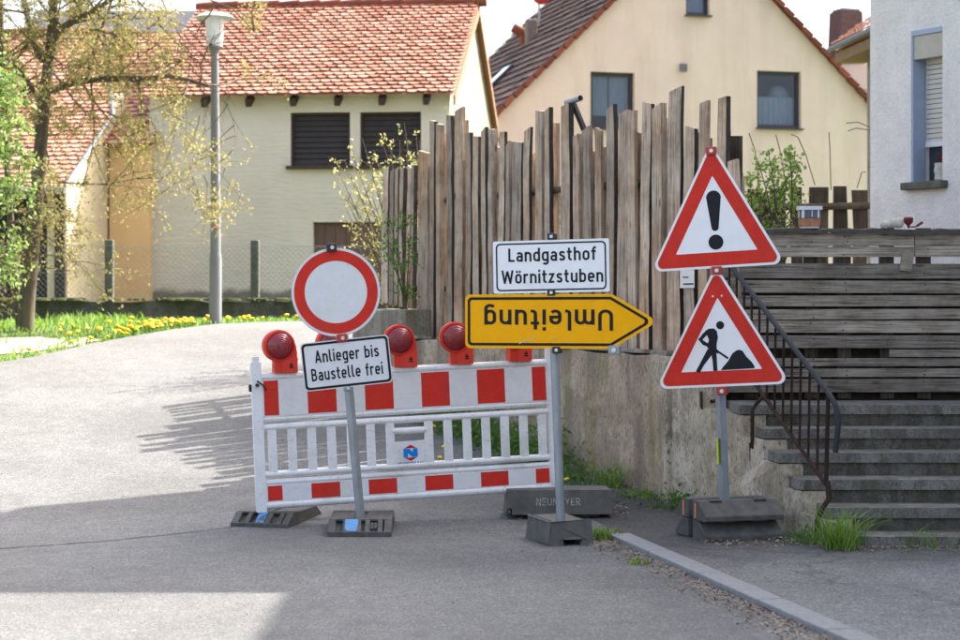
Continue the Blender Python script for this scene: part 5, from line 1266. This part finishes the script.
# ------------------------------------------------------------------ vegetation
def leaf_quad(mb, p, size, mat_=0, asp=.55, droop=None):
    d_ = Vector((rng.gauss(0, 1), rng.gauss(0, 1), rng.gauss(.1, 1))).normalized()
    s_ = d_.orthogonal().normalized(); s_ = Matrix.Rotation(rng.random() * 6.28, 3, d_) @ s_
    a = Vector(p); L = size * rng.uniform(.7, 1.3); w_ = L * asp / 2
    mb.add([a, a + d_ * L * .45 + s_ * w_, a + d_ * L, a + d_ * L * .45 - s_ * w_], [(0, 1, 2, 3)], mat_)
class Plant:
    def __init__(s): s.w = MB(); s.l = MB(); s.tips = []
    def limb(s, pts, r0, r1, seg=7):
        n = len(pts); s.w.tube(pts, [r0 + (r1 - r0) * i / (n - 1) for i in range(n)], seg); return [Vector(p) for p in pts]
    def grow(s, p, d, L, r, depth, spread=.6, grav=0.0, n=5, kids=4, leaf=None):
        pts = [Vector(p)]; d = Vector(d).normalized()
        for i in range(n):
            d = (d + Vector((rng.gauss(0, .13), rng.gauss(0, .13), rng.gauss(0, .10) + grav))).normalized(); pts.append(pts[-1] + d * L / n)
        s.w.tube(pts, [r * (1 - .75 * i / n) for i in range(n + 1)], 6 if r > .02 else 4, caps=False)
        if depth <= 0:
            s.tips.append(pts); return
        for i in range(kids):
            f = rng.uniform(.25, 1); q = pts[min(n, int(f * n + .5))]
            dd = (d + Vector((rng.gauss(0, spread), rng.gauss(0, spread), rng.gauss(0, spread)))).normalized()
            s.grow(q, dd, L * rng.uniform(.45, .7), r * .45, depth - 1, spread, grav, 4, kids, leaf)
        s.tips.append(pts[n // 2:])
    def leaves(s, per, size, jit=.05, asp=.55, mats=1):
        for pts in s.tips:
            for _ in range(per):
                i = rng.randrange(len(pts) - 1); q = pts[i].lerp(pts[i + 1], rng.random()) + Vector((rng.gauss(0, jit), rng.gauss(0, jit), rng.gauss(0, jit)))
                for _ in range(3): leaf_quad(s.l, q + Vector((rng.gauss(0, size * .3),) * 1 + (rng.gauss(0, size * .3), rng.gauss(0, size * .3))), size, rng.randrange(mats), asp)
# big budding tree on the left
YT = 24.6
ttr = thing('budding_tree', 'leaning tree with dark trunk and haze of small olive spring buds', 'tree', (XP(25, YT), YT, gz(0, YT)))
org = Vector(ttr.location)
def TP(px, py, dy=0): return P(px, py, YT + dy) - org
pl = Plant()
trunk = pl.limb([TP(25, 333), TP(27, 300), TP(31, 255), TP(35, 215), TP(39, 165), TP(43, 120), TP(46, 85), TP(50, 50), TP(53, 20), TP(54, -40), TP(60, -110)], .115, .05, 10)
st2 = pl.limb([TP(21, 333, .1), TP(15, 280, .2), TP(10, 210, .3), TP(5, 130, .3), TP(2, 60, .4), TP(0, -30, .4)], .06, .03, 8)
br1 = pl.limb([TP(46, 92), TP(58, 88), TP(75, 82), TP(100, 79), TP(125, 78), TP(150, 78), TP(168, 76), TP(190, 80), TP(209, 86)], .055, .022, 8)
br2 = pl.limb([TP(52, 38), TP(62, 28), TP(78, 18), TP(95, 10), TP(125, -10), TP(160, -30)], .06, .02, 8)
br3 = pl.limb([TP(43, 62), TP(36, 50), TP(30, 30), TP(24, 5), TP(18, -30)], .04, .02, 7)
br4 = pl.limb([TP(86, 80), TP(92, 60), TP(97, 40), TP(104, 22), TP(112, 0), TP(118, -30)], .028, .012, 6)
br5 = pl.limb([TP(41, 105), TP(33, 90), TP(20, 70), TP(8, 60)], .035, .015, 6)
br6 = pl.limb([TP(125, -10, .5), TP(160, -14, .6), TP(200, -4, .7), TP(232, 8, .8), TP(262, 40, .9)], .02, .006, 6)
for (limb, cnt, L, sp) in ((trunk, 16, 1.3, .7), (st2, 10, 1.1, .7), (br1, 14, .9, .8), (br2, 14, 1.2, .8), (br3, 9, 1.0, .7), (br4, 8, .8, .7), (br5, 5, .8, .7), (br6, 3, .6, .5)):
    for _ in range(cnt):
        i = rng.randrange(1 if limb is not trunk else 3, len(limb) - 1); q = limb[i].lerp(limb[i + 1], rng.random())
        d_ = Vector((rng.gauss(.25, 1), rng.gauss(0, .8), rng.gauss(.1, .7))); pl.grow(q, d_, L * rng.uniform(.7, 1.3), .016, 2, .6, -.045, 5, 4)
# hanging twigs over the lamp side
for _ in range(30):
    px, py = rng.uniform(110, 245), rng.uniform(100, 190); pl.grow(TP(px, py, rng.uniform(-.5, .5)), (rng.gauss(.2, .6), rng.gauss(0, .4), -.5), rng.uniform(.4, .8), .007, 1, .6, -.05, 5, 3)
for _ in range(26):
    px, py = rng.uniform(0, 75), rng.uniform(110, 280); pl.grow(TP(px, py, rng.uniform(-.7, .7)), (rng.gauss(0, .8), rng.gauss(0, .4), .1), rng.uniform(.4, .9), .008, 1, .6, -.03, 5, 4)
pl.tips = [t_ for t_ in pl.tips if not any(190 < 480 + (q_ + org).x / (q_ + org).y * F < 240 and (q_ + org).z > 3.9 for q_ in t_)]
pl.leaves(8, .038, .055, .6)
pl.w.build('trunk', M['bark'], ttr, smooth=True); pl.l.build('crown', M['bud'], ttr)
# fresh green tree at the left edge
YG = 20.5; tgt = thing('green_tree', 'fresh green leafy tree entering at the left edge', 'tree', (XP(-42, YG), YG, gz(0, YG))); org = Vector(tgt.location)
pl = Plant()
tk = pl.limb([(0, 0, -.1), (.03, 0, 1), (0, .05, 1.8), (.05, 0, 2.6), (.1, 0, 3.3)], .09, .03, 8)
for _ in range(44):
    i = rng.randrange(1, 4); q = tk[i].lerp(tk[i + 1], rng.random()); pl.grow(q, (rng.gauss(.1, 1), rng.gauss(0, .8), rng.gauss(.1, .5)), rng.uniform(.4, .75), .014, 1, .7, -.02, 5, 4)
pl.leaves(11, .062, .06, .6); pl.w.build('trunk', M['bark'], tgt, smooth=True); pl.l.build('crown', M['leaf'], tgt)
# budding shrub behind the left end of the picket fence
YS = 21.2; tsh = thing('budding_shrub', 'arching shrub with pale yellow buds at the far end of picket fence', 'shrub', (XP(405, YS), YS, gz(0, YS) - .05)); org = Vector(tsh.location)
pl = Plant()
for (px, py) in ((338, 172), (350, 150), (362, 138), (375, 150), (345, 195), (405, 122), (415, 128), (398, 140), (380, 165), (356, 215), (370, 235), (420, 140), (352, 182), (337, 185), (343, 160), (366, 150), (384, 140), (390, 155), (410, 150), (345, 220), (350, 240), (378, 220), (362, 180), (372, 195), (386, 190)):
    e_ = P(px, py, YS + rng.uniform(-.3, .3)) - org; m_ = e_ * .55 + Vector((.12, 0, .22)); pts = []
    for i in range(9):
        f = i / 8; pts.append(m_ * (2 * f * (1 - f)) + e_ * f * f + Vector((rng.gauss(0, .01), 0, 0)))
    pl.limb(pts, .014, .003, 5); pl.tips.append(pts[4:])
    for _ in range(4):
        i = rng.randrange(2, 8); pl.grow(pts[i], (pts[i] - pts[i - 1]).normalized() + Vector((rng.gauss(0, .5), rng.gauss(0, .4), rng.gauss(.1, .4))), rng.uniform(.25, .55), .004, 0)
pl.leaves(5, .040, .015, .55); pl.w.build('stem', M['twig'], tsh, smooth=True); pl.l.build('foliage', M['bud_light'], tsh)
# green leafy shoots before the left end slats
YS = 18.75; tel = thing('elder_shoot', 'feathery green leafy shoot hanging in front of the leftmost slats', 'plant', (wallx(19.3) + .12, 19.35, 1.5)); org = Vector(tel.location)
pl = Plant()
for (px, py) in ((382, 232), (388, 215), (400, 210), (412, 215), (384, 250), (396, 245), (410, 240), (414, 258), (403, 262), (390, 262), (400, 290), (412, 300)):
    e_ = P(px, py, YS + rng.uniform(-.15, .2)) - org; pts = [Vector((0, 0, 0)) * (1 - f) + e_ * f + Vector((0, 0, .12 * math.sin(math.pi * f))) for f in (0, .2, .4, .6, .8, 1)]
    pl.limb(pts, .007, .002, 4); pl.tips.append(pts[4:]); pl.tips.append(pts[3:])
pl.leaves(6, .055, .04, .35); pl.w.build('stem', M['twig'], tel); pl.l.build('foliage', M['leaf_dark'], tel)
# light green shrub above the plank fence
YS = 16.0; tgs = thing('currant_shrub', 'sparse upright shrub with bright green leaves behind the plank fence', 'shrub', (XP(768, YS), YS, 1.78)); org = Vector(tgs.location)
pl = Plant()
for (px, py) in ((750, 175), (757, 158), (768, 150), (774, 166), (789, 149), (795, 151), (800, 166), (784, 172), (748, 195), (762, 190), (778, 195), (792, 195)):
    e_ = P(px, py, YS + rng.uniform(-.25, .25)) - org; b0 = Vector((rng.uniform(-.12, .12), rng.uniform(-.1, .1), 0)); pts = [b0.lerp(e_, f) + Vector((.06 * math.sin(math.pi * f) * rng.choice((-1, 1)), 0, 0)) for f in (0, .2, .4, .55, .7, .85, 1)]
    pl.limb(pts, .010, .003, 5); pl.tips.append(pts[2:]); pl.tips.append(pts[5:])
pl.leaves(14, .040, .035, .75); pl.w.build('stem', M['twig'], tgs); pl.l.build('foliage', M['leaf_light'], tgs)
# dry stems further along
tds = thing('dry_stems', 'bare dry stalks rising above the dark board fence', 'plant', (XP(800, 20), 20, 1.18)); org = Vector(tds.location); mb = MB()
for pts in (((760, 190), (755, 150), (749, 133)), ((815, 185), (806, 155), (798, 137), (791, 134)), ((831, 190), (830, 150), (829, 132)), ((786, 185), (780, 150), (776, 135)), ((857, 188), (862, 172), (866, 172)), ((872, 128), (858, 122), (846, 123)), ((870, 130), (856, 128), (848, 131))):
    mb.tube([P(a, b, 20) - org for a, b in pts], .006, 5)
mb.build('stalk', M['twig'], tds)
# green bush glimpsed between the pickets
for (px, py, rx, rz_, Yb_, lab) in ((548, 200, .55, 1.1, 19.8, 'leafy green bush glimpsed through gaps in the middle of picket fence'), (488, 190, .35, .7, 22.2, 'small green bush behind the left part of picket fence')):
    c_ = P(px, py, Yb_); tbs = thing('garden_bush', lab, 'bush', (c_.x, Yb_, 1.18)); pl = Plant()
    for _ in range(40):
        pl.grow((rng.uniform(-.1, .1), 0, 0), (rng.gauss(0, .5) * rx, rng.gauss(0, .25), 1), (c_.z - 1.18 + rng.uniform(-.3, .45)) * rng.uniform(.6, 1), .012, 1, .5, 0, 5, 3)
    pl.leaves(4, .05, .05, .6); pl.w.build('stem', M['twig'], tbs); pl.l.build('foliage', M['leaf'], tbs)

# grass and weeds
def blades(mb, x, y, z, n, h, spread, wdt=.006, lean=.5):
    for _ in range(n):
        bx, by = x + rng.gauss(0, spread), y + rng.gauss(0, spread); hh = h * rng.uniform(.5, 1.2); a = rng.random() * 6.28; l_ = rng.uniform(.1, lean) * hh
        dx, dy = math.cos(a) * l_, math.sin(a) * l_; sx, sy = -math.sin(a + .4) * wdt, math.cos(a + .4) * wdt
        mb.add([(bx - sx, by - sy, z), (bx + sx, by + sy, z), (bx + dx * .4 + sx * .8, by + dy * .4 + sy * .8, z + hh * .6), (bx + dx * .4 - sx * .8, by + dy * .4 - sy * .8, z + hh * .6), (bx + dx, by + dy, z + hh * .95)], [(0, 1, 2, 3), (3, 2, 4)], 0)
mb = MB()
for _ in range(13000):
    x = rng.uniform(-9.5, .6); ye = edge_y(x); yw_ = 28.3 + (x + 6.5) * .07
    y = ye + .05 + (yw_ - ye) * rng.random()
    gr = ((x + 6.4) / 1.25) ** 2 + ((y - 22.7 - (x + 6.4) * .3) / .85) ** 2
    if gr < 1 and rng.random() < .9: continue
    tall = 1.7 if (-6.2 < x < -5.0 and y > 25.8) else 1
    blades(mb, x, y, gz(x, y) - .05, 1, rng.uniform(.05, .12) * tall, .05, .010, 1.0)
stuff(mb.build('grass', M['grass']), 'spring grass of the verge between road and low wall', 'grass')
mb = MB(); nn = 30; vs = [(-6.5, 22.7, gz(0, 22.7) - .035)]
for i in range(nn):
    a = 2 * math.pi * i / nn; rr_ = rng.uniform(.85, 1.1); x = -6.5 + 1.75 * math.cos(a) * rr_; y = 22.7 + 1.0 * math.sin(a) * rr_ + .3 * (x + 6.4); y = min(max(y, edge_y(x) - .02), 99); vs.append((x, y, gz(x, y) - .04))
mb.add(vs, [(0, 1 + i, 1 + (i + 1) % nn) for i in range(nn)]); struct(mb.build('gravel_patch', M['gravel']))
# dandelions
def make_dandelion():
    mb = MB(); mb.tube([(0, 0, 0), (.01, 0, .1)], .006, 5, 1); mb.lathe([(.004, .095), (.036, .105), (.042, .118), (.028, .133), (.004, .138)], (.01, 0, 0), 10, 0)
    for i in range(7):
        a = i * .9; c_, s_ = math.cos(a), math.sin(a); mb.add([(0, 0, .005), (.06 * c_ - .015 * s_, .06 * s_ + .015 * c_, .03), (.12 * c_, .12 * s_, .02), (.06 * c_ + .015 * s_, .06 * s_ - .015 * c_, .03)], [(0, 1, 2, 3)], 2)
    return mb.build('dandelion', [M['dandelion'], M['leaf_dark'], M['leaf_dark']])
d0 = make_dandelion(); first = True
def dand(x, y, z, s_, lab, grp):
    global first
    o = d0 if first else d0.copy()
    if not first: COL.objects.link(o)
    first = False; o.location = (x, y, z); o.scale = (s_,) * 3; o.rotation_euler = (rng.gauss(0, .2) + .25, rng.gauss(0, .2), rng.random() * 6); tag(o, lab, 'dandelion', grp)
for i in range(108):
    if i < 85: px = rng.gauss(155, 34)
    elif i < 102: px = rng.uniform(215, 330)
    else: px = rng.uniform(2, 90)
    px = max(2, min(335, px)); Y = 24.0
    for _ in range(30):
        x = XP(px, Y); Y = edge_y(x) + .1
    Y += abs(rng.gauss(0, .9)); x = XP(px, Y); Y = min(Y, 28.0 + (x + 6.5) * .07)
    if Y < edge_y(x) + .05: continue
    dand(x, Y, gz(x, Y) - .03, rng.uniform(.62, 1.0), 'yellow dandelion in the grass verge along the low wall', 'dandelions in the grass verge')
# plants behind the barrier at the wall foot
twp = thing('wall_weeds', 'leafy green weed clump at wall foot seen through the barrier bars', 'weeds', (wallx(16.4) - .25, 16.4, gz(0, 16.4))); mb = MB()
for _ in range(2600):
    f = rng.random(); y = -.9 + 2.6 * f; x = -WM * -1 * 0 + .477 * -y + rng.gauss(-.02, .13); z0_ = gz(0, 16.4 + y) - gz(0, 16.4)
    leaf_quad(mb, (x, y, z0_ + abs(rng.gauss(0, .15))), .06, 0, .4)
mb.build('foliage', M['leaf_dark'], twp)
for (px, py, Y) in ((432, 420, 16.6), (416, 452, 16.4), (447, 440, 16.2), (438, 462, 15.9), (512, 471, 15.0), (428, 424, 16.8), (569, 478, 14.9), (350, 460, 15.6)):
    p = P(px, py, Y); g_ = gz(p.x, Y); dand(p.x, Y, max(g_, p.z - .12), .6, 'yellow dandelion at the wall foot behind the barrier', 'dandelions behind the barrier')
def tuft(px, py, Y, n, h, sp, lab, m_='grass', leafy=0, zoff=0):
    p = P(px, py, Y); z = gz(p.x, Y) + zoff; t = thing('grass_tuft', lab, 'weeds', (p.x, Y, z)); mb = MB(); blades(mb, 0, 0, 0, n, h, sp, .0035, 1.5)
    for _ in range(leafy): leaf_quad(mb, (rng.gauss(0, sp * 1.3), rng.gauss(0, sp), abs(rng.gauss(0, h * .45))), .042, 0, .5)
    mb.build('foliage', M[m_], t)
tuft(841, 548, 11.75, 210, .27, .05, 'bushy grass tuft at the lower left corner of the stone steps', zoff=KH)
tuft(812, 537, 12.05, 70, .12, .07, 'low weed by the rusty railing post foot', 'leaf_dark', 40, KH)
tuft(676, 497, 13.95, 60, .16, .08, 'leafy weed at the foot of the pale stair wall', 'leaf_dark', 170)
tuft(610, 492, 14.9, 90, .22, .07, 'grassy weed where the brown wall meets ground right of the barrier', 'grass', 70)
tuft(578, 487, 15.1, 60, .2, .09, 'green weed behind the lettered concrete block', 'leaf_dark', 90)
tuft(603, 538, 12.5, 130, .09, .05, 'short grass at the beginning of the kerb', 'grass', 10)
tuft(640, 566, 11.3, 60, .04, .04, 'tiny grass patch in the gutter left of the kerb')
tuft(930, 550, 11.75, 40, .14, .09, 'thin grass before the lowest stone step at right', zoff=KH)
tuft(640, 494, 14.4, 60, .12, .1, 'low grass at the foot of the wall below the yellow arrow tip', 'grass', 50)
# leaf litter
mb = MB()
def lit(x, y, z, s_): 
    d_ = Vector((rng.gauss(0, 1), rng.gauss(0, 1), rng.gauss(0, .35))).normalized(); e_ = d_.cross(Vector((rng.gauss(0, .3), rng.gauss(0, .3), 1))).normalized(); p = Vector((x, y, z + s_ * .25)); mb.add([p - d_ * s_, p + e_ * s_ * .6, p + d_ * s_, p - e_ * s_ * .6], [(0, 1, 2, 3)])
for _ in range(2600):
    s = rng.random() ** 1.0 * 5.2; c_ = KA + kd * s - kn * abs(rng.gauss(.0, .13)) ; lit(c_.x, c_.y, .006, rng.uniform(.004, .015))
for _ in range(1100):
    y = rng.uniform(13.0, 16.5); x = (wallx(y) if y > 14.39 else ckx(y)) - abs(rng.gauss(.03, .14)); lit(x, y, gz(x, y) + .008, rng.uniform(.005, .018))
for _ in range(700):
    x = rng.uniform(2.2, 4.6); y = 11.83 - abs(rng.gauss(0, .12)); lit(x, y, KH + .006, rng.uniform(.004, .015))
for _ in range(260):
    x = rng.uniform(1.4, 2.2); y = 12.05 + rng.gauss(0, .12); lit(x, y, KH + .004, rng.uniform(.005, .018))
for _ in range(500):
    x = rng.uniform(.15, 1.1); y = 13.9 + rng.gauss(0, .25); lit(x, y, gz(x, y) + .008, rng.uniform(.005, .018))
for _ in range(220):
    x = rng.uniform(-3.5, 3); y = rng.uniform(8.5, 13); lit(x, y, .004 if x < KA.x + (y - 12.5) * -.25 else KH, rng.uniform(.003, .009))
for _ in range(260):
    x = rng.uniform(-4, 1.5); y = rng.uniform(8.6, 17); lit(x, y, gz(x, y) + .003, rng.uniform(.003, .012)) if x < KA.x - .1 + (12.5 - y) * .2 else None
stuff(mb.build('leaf_litter', M['litter']), 'dry brown leaves and grit gathered along kerb and walls', 'leaf litter')
